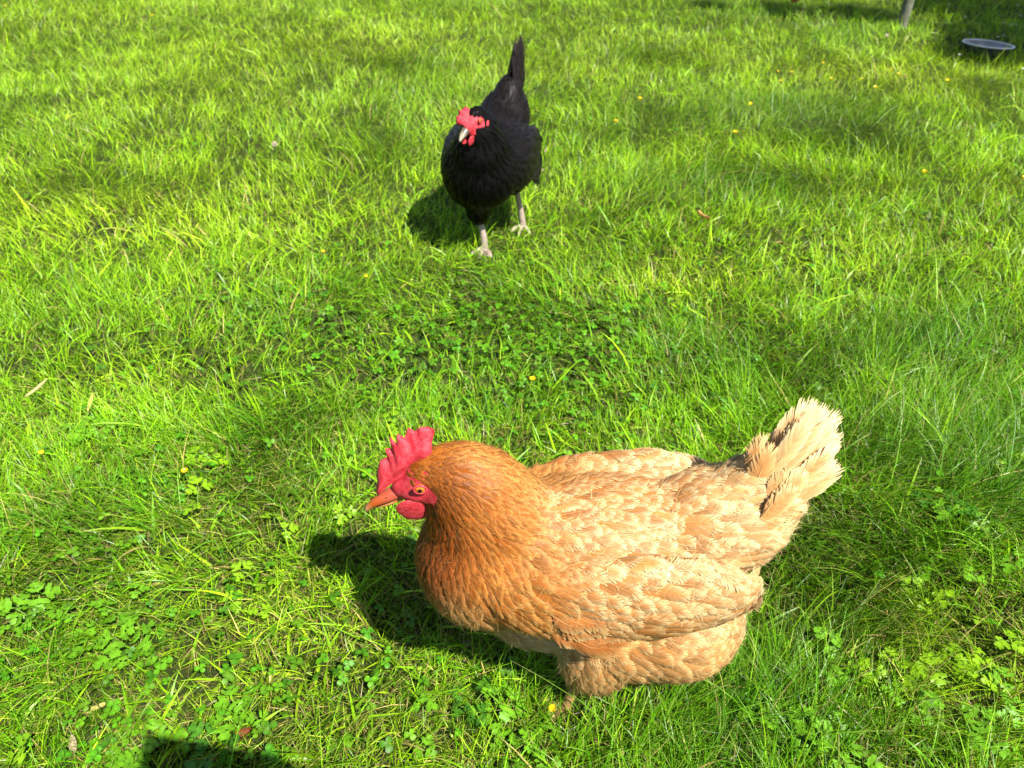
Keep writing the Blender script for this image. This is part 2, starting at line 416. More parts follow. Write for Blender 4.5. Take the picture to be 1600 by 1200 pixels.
TPL = {}
def build_feathers(spine, nrm, Wd, cA, cB, nb, rng, camber=.35, jit=.10, shaftc=None, fuzz=.0, point=1.0):
    """spine (F,K,3), nrm (F,K,3), Wd (F,), colours centre / edge (F,3) -> verts (F,M,3), tris, cols (F,M,3)"""
    key = (nb, fuzz, point)
    if key not in TPL: TPL[key] = feather_template(nb, fuzz=fuzz, point=point)
    tv, F3, E, G = TPL[key]
    F, K, _ = spine.shape; Mv = len(tv)
    t = np.clip(tv[:, 0], 0, 1.04)
    gj = rng.normal(0, 1, (F, G.max() + 1)); gj2 = rng.normal(0, 1, (F, G.max() + 1)); gj3 = rng.normal(0, 1, (F, G.max() + 1))
    ed = np.clip(E, 0, 1)
    tt = t[None] + gj[:, G] * jit * .35 * ed[None]
    s = np.clip(tt, 0, 1.05) * (K - 1); i = np.clip(np.floor(s).astype(int), 0, K - 2); f = (s - i)[..., None]
    ar = np.arange(F)[:, None]
    P = spine[ar, i] * (1 - f) + spine[ar, i + 1] * f
    Nn = nrm[ar, i] * (1 - f) + nrm[ar, i + 1] * f
    tan = spine[ar, i + 1] - spine[ar, i]; tan /= np.linalg.norm(tan, axis=-1, keepdims=True) + 1e-9
    b = np.cross(Nn, tan); b /= np.linalg.norm(b, axis=-1, keepdims=True) + 1e-9
    v = tv[:, 1][None] * (1 + gj2[:, G] * jit * ed[None])
    hw = (Wd * .5)[:, None]
    P = P + b * (v * hw)[..., None] + Nn * ((-camber * v * v * hw) + gj3[:, G] * ed[None] * hw * jit * .35)[..., None]
    P = P + Nn * (hw * .06 * (E[None] < -.5))[..., None]
    e = np.clip(ed[None] ** 1.3 * (.25 + .6 * np.clip((tt - .35) / .4, 0, 1)) + np.clip((tt - .84) / .16, 0, 1) * .8, 0, 1)[..., None]
    c = cA[:, None] * (1 - e) + cB[:, None] * e
    c = c * (1 + .10 * gj[:, G][..., None])
    if shaftc is not None:
        sh = (E < -.5)[None, :, None]
        c = np.where(sh, c * .4 + np.asarray(shaftc)[None, None] * .6, c)
    NN = Nn + b * (np.clip(v, -1, 1) * .55)[..., None] + tan * (np.clip(tt - .5, 0, .5) * .35)[..., None]
    return P, F3, (np.clip(c, .001, .95), NN)

def emit_feathers(name, P, F3, c, mat, parent, kind=None, label=None):
    F, Mv, _ = P.shape; c, NN = c
    f = (F3[None] + (np.arange(F) * Mv)[:, None, None]).reshape(-1, 3)
    PP = P.reshape(-1, 3); NV = NN.reshape(-1, 3); NV = NV / (np.linalg.norm(NV, axis=1, keepdims=True) + 1e-9)
    g = np.cross(PP[f[:, 1]] - PP[f[:, 0]], PP[f[:, 2]] - PP[f[:, 0]])
    fl = (g * (NV[f[:, 0]] + NV[f[:, 1]] + NV[f[:, 2]])).sum(1) < 0
    f[fl] = f[fl][:, ::-1]
    me = np_mesh(name, PP, [f], mat, c.reshape(-1, 3))
    me.normals_split_custom_set_from_vertices(NV.tolist())
    o = link_obj(name, me, parent)
    if kind: o['kind'] = kind
    if label: o['label'] = label
    return o

def coat(body, guides, parent, mat, rng, spacing, nb, skip, singles, cam_local, shaftc, dens_mult=1.0, jit=.10, lift=.16, wisps=0):
    """lay overlapping feathers over the body surface. guides: (pos, dir, cA, cB, length, width, spacing scale)"""
    me = body.data
    me.calc_loop_triangles()
    co = np.empty(len(me.vertices) * 3); me.vertices.foreach_get('co', co); co = co.reshape(-1, 3)
    tri = np.empty(len(me.loop_triangles) * 3, int); me.loop_triangles.foreach_get('vertices', tri); tri = tri.reshape(-1, 3)
    A, B, Cc = co[tri[:, 0]], co[tri[:, 1]], co[tri[:, 2]]
    ar = np.linalg.norm(np.cross(B - A, Cc - A), axis=1); n = int(ar.sum() / 2 / (spacing * .45) ** 2 * 14)
    idx = rng.choice(len(tri), n, p=ar / ar.sum())
    u, v = rng.random(n), rng.random(n); s = u + v > 1; u[s] = 1 - u[s]; v[s] = 1 - v[s]
    pts = A[idx] + (B - A)[idx] * u[:, None] + (Cc - A)[idx] * v[:, None]
    gp = np.array([g[0] for g in guides]); gd = np.array([g[1] for g in guides], float); gd /= np.linalg.norm(gd, axis=1, keepdims=True)
    ga = np.array([g[2] for g in guides]); gb = np.array([g[3] for g in guides]); gs = np.array([g[4:7] for g in guides])
    def guide(p):
        d2 = ((p[:, None] - gp[None]) ** 2).sum(-1)
        w = 1 / (d2 + 2e-4) ** 2
        w /= w.sum(1, keepdims=True)
        return w @ gd, w @ ga, w @ gb, w @ gs
    pts = pts[~skip(pts)]; pts = pts[:160000]
    D, cA, cB, S = guide(pts)
    rad = spacing * S[:, 2]
    # dart throwing on a hash grid
    cell = spacing * 2.0; grid = {}; acc = []
    for i in range(len(pts)):
        p = pts[i]; k = tuple(np.floor(p / cell).astype(int)); ok = True; r = rad[i]
        for a in (-1, 0, 1):
            for b in (-1, 0, 1):
                for c in (-1, 0, 1):
                    for q, rq in grid.get((k[0] + a, k[1] + b, k[2] + c), ()):
                        if (p[0] - q[0]) ** 2 + (p[1] - q[1]) ** 2 + (p[2] - q[2]) ** 2 < r * r: ok = False; break
                    if not ok: break
                if not ok: break
            if not ok: break
        if ok: grid.setdefault(k, []).append((p, r)); acc.append(i)
    acc = np.array(acc); pts = pts[acc]; D, cA, cB, S = D[acc], cA[acc], cB[acc], S[acc]
    bvh = BVHTree.FromPolygons([Vector(c) for c in co], [tuple(t) for t in tri])
    F = len(pts); K = 6
    L = S[:, 0] * rng.uniform(.85, 1.15, F); Wd = S[:, 1] * rng.uniform(.85, 1.15, F)
    spine = np.zeros((F, K, 3)); nrm = np.zeros((F, K, 3))
    yawj = rng.normal(0, .16, F)
    lf = lift * rng.uniform(.8, 1.25, F)
    for i in range(F):
        p = Vector(pts[i]); d = Vector(D[i])
        loc, nn, _, _ = bvh.find_nearest(p)
        d = (d - nn * d.dot(nn)); d.normalize(); d = Matrix.Rotation(yawj[i], 3, nn) @ d
        q = loc.copy(); st = L[i] / (K - 1)
        for k in range(K):
            h = st * k * lf[i] * (1 - .30 * k / K) - .0006 * min(1, L[i] / .03)
            spine[i, k] = q + nn * h; nrm[i, k] = nn
            if k < K - 1:
                q2 = q + d * st
                l2, n2, _, _ = bvh.find_nearest(q2)
                dist = (q2 - l2).length
                if (n2.dot(nn) > .5 and dist < st * .6): q = l2; nn = (nn * .5 + n2 * .5).normalized(); d = (d - nn * d.dot(nn)).normalized()
                else: q = q2.lerp(l2, .45)
    lo = np.where(Wd < .0115, .62, .72)[:, None]; cA = cA * (lo + (1.22 - lo) * rng.random((F, 1))); cB = cB * rng.uniform(.82, 1.12, (F, 1))
    out = []
    ok_ = np.ones(F, bool)
    for i in range(F):
        e_ = spine[i, -1]
        if e_[0] < -.10 and .150 < e_[2] < .262 and (bvh.find_nearest(Vector(e_))[3] > .0095): ok_[i] = False
    F = int(ok_.sum()); spine, nrm, Wd, cA, cB, L = [q_[ok_] for q_ in (spine, nrm, Wd, cA, cB, L)]
    small = Wd < .0115
    spine_all, nrm_all, cB_all, wl_all = spine, nrm, cB, np.where(small, .5, 1.0)
    if small.any():
        P, F3, c = build_feathers(spine[small], nrm[small], Wd[small], cA[small], cB[small], max(5, nb // 2 - 1), rng, jit=jit, shaftc=shaftc, fuzz=.4)
        emit_feathers('hackle', P, F3, c, mat, parent, kind='stuff')
    # pigment of the skin and down under the feathers
    D_, a_, b_, s_ = guide(co)
    ca = me.color_attributes.new('Col', 'FLOAT_COLOR', 'POINT'); cc = np.ones((len(co), 4), np.float32); cc[:, :3] = a_ * .85
    ca.data.foreach_set('color', cc.ravel())
    big = ~small; spine, nrm, Wd, cA, cB, L = [q_[big] for q_ in (spine, nrm, Wd, cA, cB, L)]
    P, F3, c = build_feathers(spine, nrm, Wd, cA, cB, nb, rng, jit=jit, shaftc=shaftc, fuzz=.4)
    # fine loose barbs standing off the feathers
    if wisps:
        nw = wisps; idw = rng.integers(0, F, nw); sp0 = spine_all[idw]; nn0 = nrm_all[idw]
        kk = rng.integers(2, K, nw); p0 = sp0[np.arange(nw), kk]; n0 = nn0[np.arange(nw), kk]; t0 = sp0[:, -1] - sp0[:, -2]; t0 /= np.linalg.norm(t0, axis=1, keepdims=True) + 1e-9
        b0 = np.cross(n0, t0); yw_ = rng.normal(0, .75, nw)[:, None]; d0 = t0 * np.cos(yw_) + b0 * np.sin(yw_)
        p0 = p0 + b0 * rng.normal(0, .004, (nw, 1)); Lw = rng.uniform(.006, .015, (nw, 1)) * wl_all[idw][:, None]
        up = rng.uniform(.05, .35, (nw, 1)); cv = rng.normal(0, .35, (nw, 1))
        q1 = p0 + n0 * .0008; q2 = q1 + d0 * Lw * .5 + n0 * Lw * up * .35 + np.cross(n0, d0) * Lw * cv * .12; q3 = q1 + d0 * Lw + n0 * Lw * up + np.cross(n0, d0) * Lw * cv * .5
        sd_ = np.cross(n0, d0) * .00016
        V_ = np.stack([q1 - sd_, q1 + sd_, q2 - sd_ * .8, q2 + sd_ * .8, q3], 1).reshape(-1, 3)
        b_i = (np.arange(nw) * 5)[:, None]
        T_ = np.concatenate([b_i + [0, 1, 3], b_i + [0, 3, 2], b_i + [2, 3, 4]], 0)
        cw = np.repeat(cB_all[idw] * 1.12 * rng.uniform(.85, 1.15, (nw, 1)), 5, 0)
        link_obj('down_wisps', np_mesh('down_wisps', V_, [T_], mat, np.clip(cw, 0, .9)), parent)['kind'] = 'stuff'
    # how large each one shows from the camera side
    view = cam_local - spine[:, 2]; view /= np.linalg.norm(view, axis=1, keepdims=True)
    vis = (nrm[:, 2] * view).sum(-1) * Wd * L
    order = np.argsort(-vis)
    one = order[:singles]; rest = order[singles:]
    for i in one:
        o = emit_feathers('feather', P[i:i + 1] - spine[i, 0], F3, (c[0][i:i + 1], c[1][i:i + 1]), mat, parent)
        o.location = spine[i, 0]
    emit_feathers('plumage', P[rest], F3, (c[0][rest], c[1][rest]), mat, parent, kind='stuff')
    return F

def quill(name, root, tip, mid_off, nrm, W, cA, cB, nb, mat, parent, rng, shaftc, jit=.05, point=1.25, camber=.25):
    """one large free-standing feather"""
    root, tip, nrm = map(lambda a: np.array(a, float), (root, tip, nrm)); mid = (root + tip) / 2 + np.array(mid_off)
    sp = catmull([root, mid, tip], 8)[None]
    nn = np.repeat(nrm[None, None] / np.linalg.norm(nrm), 8, 1)
    P, F3, c = build_feathers(sp, nn, np.array([W]), np.array([cA]), np.array([cB]), nb, rng, camber=camber, jit=jit, shaftc=shaftc, fuzz=.2, point=point)
    o = emit_feathers(name, P - root, F3, c, mat, parent); o.location = root
    return o

def slab(name, outline, thick, mat, parent, yfun=None, sub=2):
    """comb / wattle: an outline in the xz plane with rounded thickness. outline given base->tips as (inner, outer) rows"""
    inner, outer = map(np.array, outline)
    o_ = outer.copy()
    for j in range(2, len(outer) - 1):      # shallower notches between the points
        mid = (o_[j - 1] + o_[j + 1]) / 2
        if np.linalg.norm(o_[j] - inner[j]) < np.linalg.norm(mid - (inner[j - 1] + inner[j + 1]) / 2): outer[j] = o_[j] * .68 + mid * .32
    n = len(inner); rows = 7; lmax = np.linalg.norm(outer - inner, axis=1).max()
    ext = np.vstack([outer[:1], outer[:1], outer, outer[-1:], outer[-1:]]); smo = (ext[:-4] + ext[1:-3] + ext[2:-2] + ext[3:-1] + ext[4:]) / 5
    V = []; 
    for side in (1, -1):
        for r_ in range(rows):
            f = r_ / (rows - 1)
            for j in range(n):
                fe = f * np.linalg.norm(outer[j] - inner[j]) / lmax
                th = thick * (1 - f ** 5) ** .5 * (.35 + .65 * (1 - fe) ** .8) if f < 1 else 0
                w_ = min(1, max(0, (f - .30) / .70)); w_ = w_ * w_ * (3 - 2 * w_)
                p = inner[j] * (1 - f) + (smo[j] * (1 - w_) + outer[j] * w_) * f
                ex = min(j, n - 1 - j) / 1.5; e_ = min(1, ex) if j in (0, n - 1) else 1
                y = side * th * (.25 if j in (0, n - 1) else 1)
                yo = yfun(p[0], p[1], f) if yfun else 0
                V.append((p[0], y + yo, p[1]))
    q = []
    off = rows * n
    for s in (0, 1):
        for r_ in range(rows - 1):
            for j in range(n - 1):
                a = s * off + r_ * n + j
                f_ = (a, a + 1, a + n + 1, a + n)
                q.append(f_ if s == 1 else f_[::-1])
    for r_ in range(rows - 1):
        for j, flip in ((0, 0), (n - 1, 1)):
            a = r_ * n + j; b = a + off
            f_ = (a, a + n, b + n, b); q.append(f_ if flip else f_[::-1])
    bm = bmesh.new()
    vs = [bm.verts.new(v) for v in V]
    for f_ in q:
        try: bm.faces.new([vs[i] for i in f_])
        except ValueError: pass
    bmesh.ops.remove_doubles(bm, verts=bm.verts, dist=1e-5)
    bmesh.ops.recalc_face_normals(bm, faces=bm.faces)
    bmesh.ops.subdivide_edges(bm, edges=bm.edges, cuts=1, use_grid_fill=True, smooth=.4)
    me = bpy.data.meshes.new(name); bm.to_mesh(me); bm.free(); me.materials.append(mat)
    for p in me.polygons: p.use_smooth = True
    return link_obj(name, me, parent)

def ell(name, c, r, rot, mat, parent, sub=3, wob=0):
    bm = bmesh.new()
    bmesh.ops.create_icosphere(bm, subdivisions=sub, radius=1)
    rn = random.Random(hash(name) % 99)
    for v in bm.verts:
        k = 1 + wob * math.sin(v.co.x * 5 + v.co.z * 4 + c[0] * 50)
        v.co = Vector((v.co.x * r[0] * k, v.co.y * r[1], v.co.z * r[2] * k))
    me = bpy.data.meshes.new(name); bm.to_mesh(me); bm.free(); me.materials.append(mat)
    for p in me.polygons: p.use_smooth = True
    o = link_obj(name, me, parent, c); o.rotation_euler = rot
    return o

def hen_head(root, hd, mats, comb, wattle_r, face, beak_tip):
    """beak, eyes, comb, wattles, earlobes. hd: dict of positions in the hen's own frame (+x forward)"""
    # beak
    b0 = np.array(hd['beak_base']); bt = np.array(beak_tip); d = bt - b0
    up = np.cross(d, [0, 1, 0]); up /= np.linalg.norm(up); up = up if up[2] > 0 else -up
    sidev = np.array(hd.get('side', [0, 1, 0]))
    ub = tube('upper_beak', [b0 - d * .25, b0 + d * .20 + up * .0012, b0 + d * .60 + up * .0022, b0 + d * .92 + up * .0002, bt - up * .0030], [.0080, .0072, .0050, .0026, .0006], mats['beak'], root, 18, 14, .85)
    tube('lower_beak', [b0 - d * .2 - up * .0068, b0 + d * .3 - up * .0052, b0 + d * .70 - up * .0036], [.0052, .0044, .0010], mats['beak'], root, 12, 12, .6)
    co = np.array([v.co[:] for v in ub.data.vertices]); t = np.clip(((co - b0) @ d) / (d @ d), 0, 1)[:, None]
    k0, k1, k2 = [np.array(c) for c in mats['beakc']]
    c = np.where(t < .6, k0 + (k1 - k0) * t / .6, k1 + (k2 - k1) * np.clip((t - .6) / .4, 0, 1) ** 2)
    a = ub.data.color_attributes.new('Col', 'FLOAT_COLOR', 'POINT'); cc = np.ones((len(co), 4), np.float32); cc[:, :3] = c
    a.data.foreach_set('color', cc.ravel()); ub.data.materials.clear(); ub.data.materials.append(M['upper_beak'])
    for s in (1, -1):
        ny = b0 + d * .18 + up * .0038 + sidev * s * .0056
        ell('nostril', ny, (.0018, .0006, .0007), (0, hd['pitch'], 0), M['pupil'], root, 2)
        e = np.array(hd['eye']); e = e + 0.0; 
        if s < 0: e = e - 2 * sidev * np.dot(e - hd['skull'], sidev)
        eye = ell('eye', e, (.0052, .0034, .0050), (0, 0, hd['yaw']), M['iris'], root, 3)
        ell('pupil', (0.0, s * .0028, 0), (.0022, .0010, .0022), (0, 0, 0), M['pupil'], eye, 3)
        # eyelid ring
        th = np.linspace(0, 2 * np.pi, 15)
        ring = np.stack([e[0] + .0058 * np.cos(th) * math.cos(hd['yaw']), e[1] + s * .0014 + .0058 * np.cos(th) * math.sin(hd['yaw']), e[2] + .0046 * np.sin(th)], 1)
        tube('eyelid', ring, [.0011] * 15, mats['face'], root, 40, 8)

def hen_leg(parent, pts, toes, mat, rad=.0055):
    lg = tube('leg', pts, [rad * 1.35, rad, rad * 1.05, rad * 1.25][:len(pts)], mat, parent, 24, 12, bumpy=.05)
    foot = np.array(pts[-1])
    for d, L in toes:
        d = np.array(d, float)
        t = tube('toe', [foot, foot + d * L * .35 + [0, 0, .005], foot + d * L * .75 + [0, 0, .002], foot + d * L - [0, 0, .002]],
                 [rad * .9, rad * .75, rad * .68, rad * .45], mat, lg, 18, 8, bumpy=.08)
    return lg

def brown_hen():
    rng = np.random.default_rng(11)
    gx, gy = .07, .535
    root = empty('hen', (gx, gy, float(height(gx, gy))), math.pi)
    tag(root, 'large tan and orange hen with red comb walking left in the foreground', 'hen', 'hens walking on the lawn')
    skin = mat_simple('down_under_feathers', (.42, .20, .09), .8, .1, attr=True)
    # face paint: the bare red skin of the face is the same continuous surface
    ells = [((-.008, 0, .215), (.150, .080, .083), R(-4), 0),
            ((.092, 0, .212), (.076, .068, .080), 0, 0),
            ((-.100, .004, .130), (.078, .076, .066), 0, 0),
            ((-.060, .004, .120), (.078, .070, .062), 0, 0),
            ((.028, 0, .152), (.080, .056, .060), R(-10), 0),
            ((-.024, .036, .100), (.044, .034, .058), R(10), 0),
            ((-.024, -.036, .110), (.044, .034, .058), R(10), 0),
            ((-.125, 0, .262), (.080, .054, .054), R(-22), 0),
            ((-.165, 0, .300), (.048, .032, .044), R(-50), 0),
            ((-.035, .068, .228), (.125, .022, .052), R(-6), 0),
            ((-.035, -.068, .240), (.120, .022, .052), R(-6), 0),
            ((.092, 0, .268), (.062, .050, .062), R(45), 0),
            ((.104, 0, .300), (.050, .042, .050), R(40), 0),
            ((.116, 0, .322), (.042, .032, .036), R(10), 0),
            ((.142, 0, .330), (.034, .0205, .024), R(-30), 0),
            ((.168, 0, .313), (.020, .0130, .0145), R(-30), 0),
            ((.158, .0045, .314), (.019, .0165, .0135), R(-25), 0),
            ((.158, -.0045, .314), (.019, .0165, .0135), R(-25), 0)]
    body = blob_body('body', ells, .004, skin, root, 10)
    cam = np.array([gx - 0, gy - 0, CAM_H])        # camera in the hen's frame (turned half a turn)
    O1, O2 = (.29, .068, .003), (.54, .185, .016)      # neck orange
    DK, DK2 = (.10, .018, .003), (.22, .055, .010)
    BR, BR2 = (.38, .135, .024), (.70, .46, .18)
    BK, BK2 = (.42, .155, .030), (.74, .57, .30)
    WG, WG2 = (.36, .125, .022), (.66, .44, .18)
    CR, CR2 = (.50, .27, .09), (.74, .57, .30)
    FL, FL2 = (.44, .20, .055), (.68, .46, .19)
    #  pos, dir, centre, edge, length, width, spacing
    G = [((.155, 0, .352), (-1, 0, .05), O1, O2, .012, .0045, .34),
         ((.150, .02, .345), (-1, .1, -.2), (.17, .042, .005), (.40, .12, .012), .012, .0045, .34),
         ((.135, .022, .335), (-1, .1, -.25), (.15, .036, .004), (.38, .11, .012), .014, .0050, .36),
         ((.118, 0, .358), (-1, 0, -.25), (.33, .088, .009), (.68, .35, .09), .024, .0060, .42),
         ((.085, 0, .340), (-.85, 0, -.55), (.33, .088, .009), (.68, .35, .09), .034, .0070, .46),
         ((.115, .04, .320), (-.75, .1, -.65), O1, (.52, .22, .045), .028, .0065, .42),
         ((.115, -.04, .320), (-.75, -.1, -.65), O1, O2, .028, .0065, .42),
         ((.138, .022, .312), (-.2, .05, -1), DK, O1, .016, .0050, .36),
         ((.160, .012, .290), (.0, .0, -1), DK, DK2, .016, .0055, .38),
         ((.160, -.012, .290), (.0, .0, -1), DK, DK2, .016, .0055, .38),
         ((.150, .03, .262), (-.15, .1, -1), (.14, .028, .004), (.34, .10, .02), .024, .008, .50),
         ((.168, .020, .245), (-.1, .1, -1), (.12, .024, .004), (.30, .085, .016), .024, .009, .55),
         ((.160, .036, .235), (-.15, .1, -1), (.16, .036, .006), (.38, .13, .03), .025, .010, .6),
         ((.132, .040, .285), (-.3, .1, -1), (.18, .036, .003), (.38, .10, .012), .024, .0070, .44),
         ((.100, .058, .275), (-.6, .1, -.8), O1, (.58, .26, .05), .036, .008, .50),
         ((.060, .050, .305), (-.95, .1, -.4), (.34, .11, .014), (.58, .28, .065), .034, .0095, .58),
         ((.165, 0, .215), (-.15, 0, -1), (.33, .105, .016), BR2, .028, .014, .85),
         ((.140, .05, .205), (-.4, .1, -.9), BR, BR2, .028, .014, .85),
         ((.140, -.05, .205), (-.4, -.1, -.9), BR, BR2, .028, .014, .85),
         ((.120, .04, .150), (-.85, 0, -.5), (.46, .25, .09), CR2, .030, .017, .95),
         ((.060, .03, .130), (-1, 0, -.2), (.50, .34, .18), (.62, .50, .30), .032, .017, .95),
         ((.070, .07, .235), (-.85, 0, -.45), (.34, .105, .012), (.62, .33, .09), .032, .0125, .78),
         ((.040, .02, .305), (-1, 0, -.05), BK, BK2, .035, .019, 1.08),
         ((-.050, .0, .305), (-1, 0, .0), BK, BK2, .037, .021, 1.08),
         ((-.050, .06, .285), (-1, 0, -.15), BK, BK2, .037, .021, 1.08),
         ((.000, .080, .250), (-.97, 0, -.25), BK, BK2, .037, .021, 1.08),
         ((-.080, .080, .245), (-1, 0, -.12), (.45, .22, .07), BK2, .039, .021, 1.08),
         ((.030, .083, .200), (-.98, 0, -.15), WG, WG2, .039, .023, 1.08),
         ((-.040, .088, .195), (-1, 0, .08), WG, WG2, .043, .023, 1.08),
         ((-.110, .078, .215), (-1, 0, .18), (.42, .19, .055), BK2, .045, .023, 1.08),
         ((-.130, 0, .310), (-.9, 0, .25), CR, CR2, .042, .014, .80),
         ((-.140, .05, .270), (-.95, .05, -.05), (.44, .23, .08), CR2, .046, .013, .75),
         ((-.175, .03, .275), (-.85, 0, .35), CR, CR2, .046, .015, .78),
         ((-.185, 0, .330), (-.55, 0, .85), CR, CR2, .045, .023, 1.08),
         ((-.120, .06, .110), (-.9, 0, -.3), FL, FL2, .034, .022, .95),
         ((-.170, .02, .130), (-1, 0, -.1), FL, CR2, .036, .022, .95),
         ((-.060, .06, .080), (-.8, 0, -.5), FL, FL2, .032, .020, .9),
         ((-.010, .07, .100), (-.4, 0, -.9), (.36, .16, .04), FL2, .026, .014, .8),
         ((-.010, .05, .060), (-.1, 0, -1), (.30, .12, .03), FL, .020, .010, .7)]
    G += [((p[0], -p[1], p[2]), (d[0], -d[1], d[2]), a, b, l, w_, s) for p, d, a, b, l, w_, s in G if p[1] > .045]
    KC = .83
    G = [(p, d, tuple(np.array(a) * KC), tuple(np.array(b) * KC), l, w_, s) for p, d, a, b, l, w_, s in G]
    eye = np.array([.1540, .0215, .3280])
    def skip(p):
        ay = np.abs(p[:, 1])
        f1 = ((p[:, 0] - .161) / .021) ** 2 + ((p[:, 2] - .3195) / .013) ** 2 < 1
        f2 = p[:, 0] > .170
        return (f1 & (ay > .006)) | (f2 & (p[:, 2] > .29))
    # colour the bare face
    me = body.data
    co = np.empty(len(me.vertices) * 3); me.vertices.foreach_get('co', co); co = co.reshape(-1, 3)
    isf = skip(co) | (((co - eye * [1, 0, 1]) ** 2 * [1, 0, 1]).sum(1) < .014 ** 2)
    me.materials.append(M['comb'])
    pm = np.array([isf[list(p.vertices)].any() for p in me.polygons])
    me.polygons.foreach_set('material_index', pm.astype(np.int32)); me.update()
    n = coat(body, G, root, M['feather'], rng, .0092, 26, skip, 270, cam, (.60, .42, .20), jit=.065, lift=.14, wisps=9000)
    print('brown feathers', n)
    # tail: a loose upright fan of overlapping feathers
    for k in range(42):
        a = (k * 11 % 42) / 41.; s = 1
        ang = R(49 + 26 * a + rng.normal(0, 1.5))
        rt = (-.156 - .016 * (1 - a), (-.004 + .024 * rng.random()), .285 + .022 * a)
        Lq = (.084 + .034 * min(1, a * 1.6)) * rng.uniform(.82, .98)
        tip = (rt[0] - Lq * math.cos(ang), (-.004 + .028 * rng.random()), rt[2] + Lq * math.sin(ang))
        f = rng.uniform(0, 1)
        cA = np.array((.36, .15, .035)) * f + np.array((.52, .33, .13)) * (1 - f)
        quill('tail_feather', rt, tip, (.002 + rng.normal(0, .003), s * .006, .004), (.25 + rng.normal(0, .2), s * 1, .45), rng.uniform(.017, .024), cA, (.70, .55, .30), 30, M['feather'], root, rng, (.68, .54, .34), jit=.05, point=1.9)
    for k in range(64):           # softer cushion feathers round the tail root
        s = 1 if k % 4 else -1; a = rng.random() * (1 if s > 0 else .5)
        ang = R(0 + 64 * a + rng.normal(0, 4))
        rt = (-.114 - .046 * min(1, a + .1 * rng.random()), s * (.004 + .034 * rng.random()), .262 + .045 * a)
        Lq = .042 + .014 * rng.random() + .008 * a
        tip = (rt[0] - Lq * math.cos(ang), s * (.014 + .022 * rng.random()), rt[2] + Lq * math.sin(ang))
        quill('saddle_feather', rt, tip, (0, s * .006, .006), (.2, s * 1, .55), rng.uniform(.015, .021), (.42, .20, .06), (.68, .50, .24), 24, M['feather'], root, rng, (.62, .46, .26), jit=.10, point=1.6)
    for k in range(12):           # orange cushion feathers on the front edge of the fan
        ang = R(66 + 16 * rng.random()); rt = (-.140 - .012 * rng.random(), -.004 + .020 * rng.random(), .285 + .012 * rng.random()); Lq = .062 + .022 * rng.random()
        tip = (rt[0] - Lq * math.cos(ang), rt[1] + .004, rt[2] + Lq * math.sin(ang))
        quill('saddle_feather', rt, tip, (-.004, .004, 0), (.3, 1, .5), rng.uniform(.018, .024), (.38, .16, .04), (.62, .42, .18), 24, M['feather'], root, rng, (.6, .44, .24), jit=.08, point=1.7)
    # folded wings: rows of larger flight feathers ending in the lower wing edge
    for s in (1, -1):
        zo = .0 if s > 0 else .012
        for k in range(7):
            a = k / 9.
            rt = (.034 - .085 * a, s * (.082 - .004 * a), .208 + .010 * a + zo)
            tip = (rt[0] - .076 + .018 * a, s * (.089 - .032 * a), .180 + .036 * a + zo + .004 * rng.random())
            quill('wing_feather', rt, tip, (0, s * .008, -.004), (0, s * 1, .35), .024, (.24, .075, .014), (.54, .33, .12), 26, M['feather'], root, rng, (.6, .4, .18), jit=.07, point=1.5)
        for row in range(3):
            for k in range(12):
                a = (k + .5 * (row % 2)) / 12.
                rt = (.034 - .115 * a, s * (.0840 + .001 * row - .010 * a * a), .204 + .013 * row + .012 * a + zo)
                tip = (rt[0] - .030, s * (.0895 + .001 * row - .016 * a * a), rt[2] - .013 + .012 * a)
                f = rng.uniform(.8, 1.2)
                quill('wing_covert', rt, tip, (0, s * .003, 0), (0, s * 1, .45), .020, np.array((.29, .095, .018)) * f, (.60, .40, .17), 18, M['feather'], root, rng, (.58, .40, .18), jit=.12, point=1.3)
    # head
    hen_head(root, dict(beak_base=(.182, 0, .302), eye=eye, skull=(.142, 0, .325), pitch=R(35), yaw=0.0), dict(beak=M['beak'], face=M['comb'], beakc=((.40, .075, .045), (.34, .070, .008), (.60, .36, .18))), None, None, None, (.2135, 0, .279))
    inner = [(.199, .300), (.196, .304), (.192, .309), (.188, .313), (.184, .317), (.180, .321), (.176, .324), (.172, .327), (.168, .330), (.164, .333), (.160, .336), (.156, .339), (.152, .341), (.148, .343), (.145, .345), (.142, .346)]
    outer = [(.2005, .304), (.1985, .313), (.1975, .325), (.1945, .336), (.1925, .3405), (.1835, .3405), (.1875, .3525), (.1790, .3480), (.1825, .3655), (.1735, .3575), (.1745, .3725), (.1675, .3630), (.1645, .3765), (.1590, .3700), (.1520, .3810), (.1405, .3740)]
    slab('comb', (inner, outer), .0042, M['comb'], root, yfun=lambda x, z, f: .0025 * math.sin(x * 300) * f - .010 * max(0, f - .45) + .003 * math.exp(-((f - .4) / .15) ** 2))
    for s in (1, -1):
        wt = ell('wattle', (.1640, s * .0125, .2915), (.0155, .0030, .0175), (s * R(-14), R(8), 0), M['comb'], root, 4, .05)
        ell('earlobe', (.1330, s * .0235, .3105), (.0040, .0022, .0095), (0, R(-22), s * R(20)), M['comb'], root, 3, .08)
    # legs
    z0 = .0
    hen_leg(root, [(.010, .040, .085), (-.004, .042, .055), (.004, .042, .030), (.012, .042, -.004)], [((.9, .1, 0), .045), ((.75, .6, 0), .038), ((.8, -.5, 0), .038), ((-.95, .1, 0), .020)], M['shank'])
    hen_leg(root, [(.030, -.040, .090), (.012, -.042, .060), (.020, -.042, .034), (.028, -.042, -.002)], [((.95, .0, .1), .045), ((.8, .5, 0), .038), ((.75, -.6, 0), .038), ((-.9, -.1, 0), .020)], M['shank'])

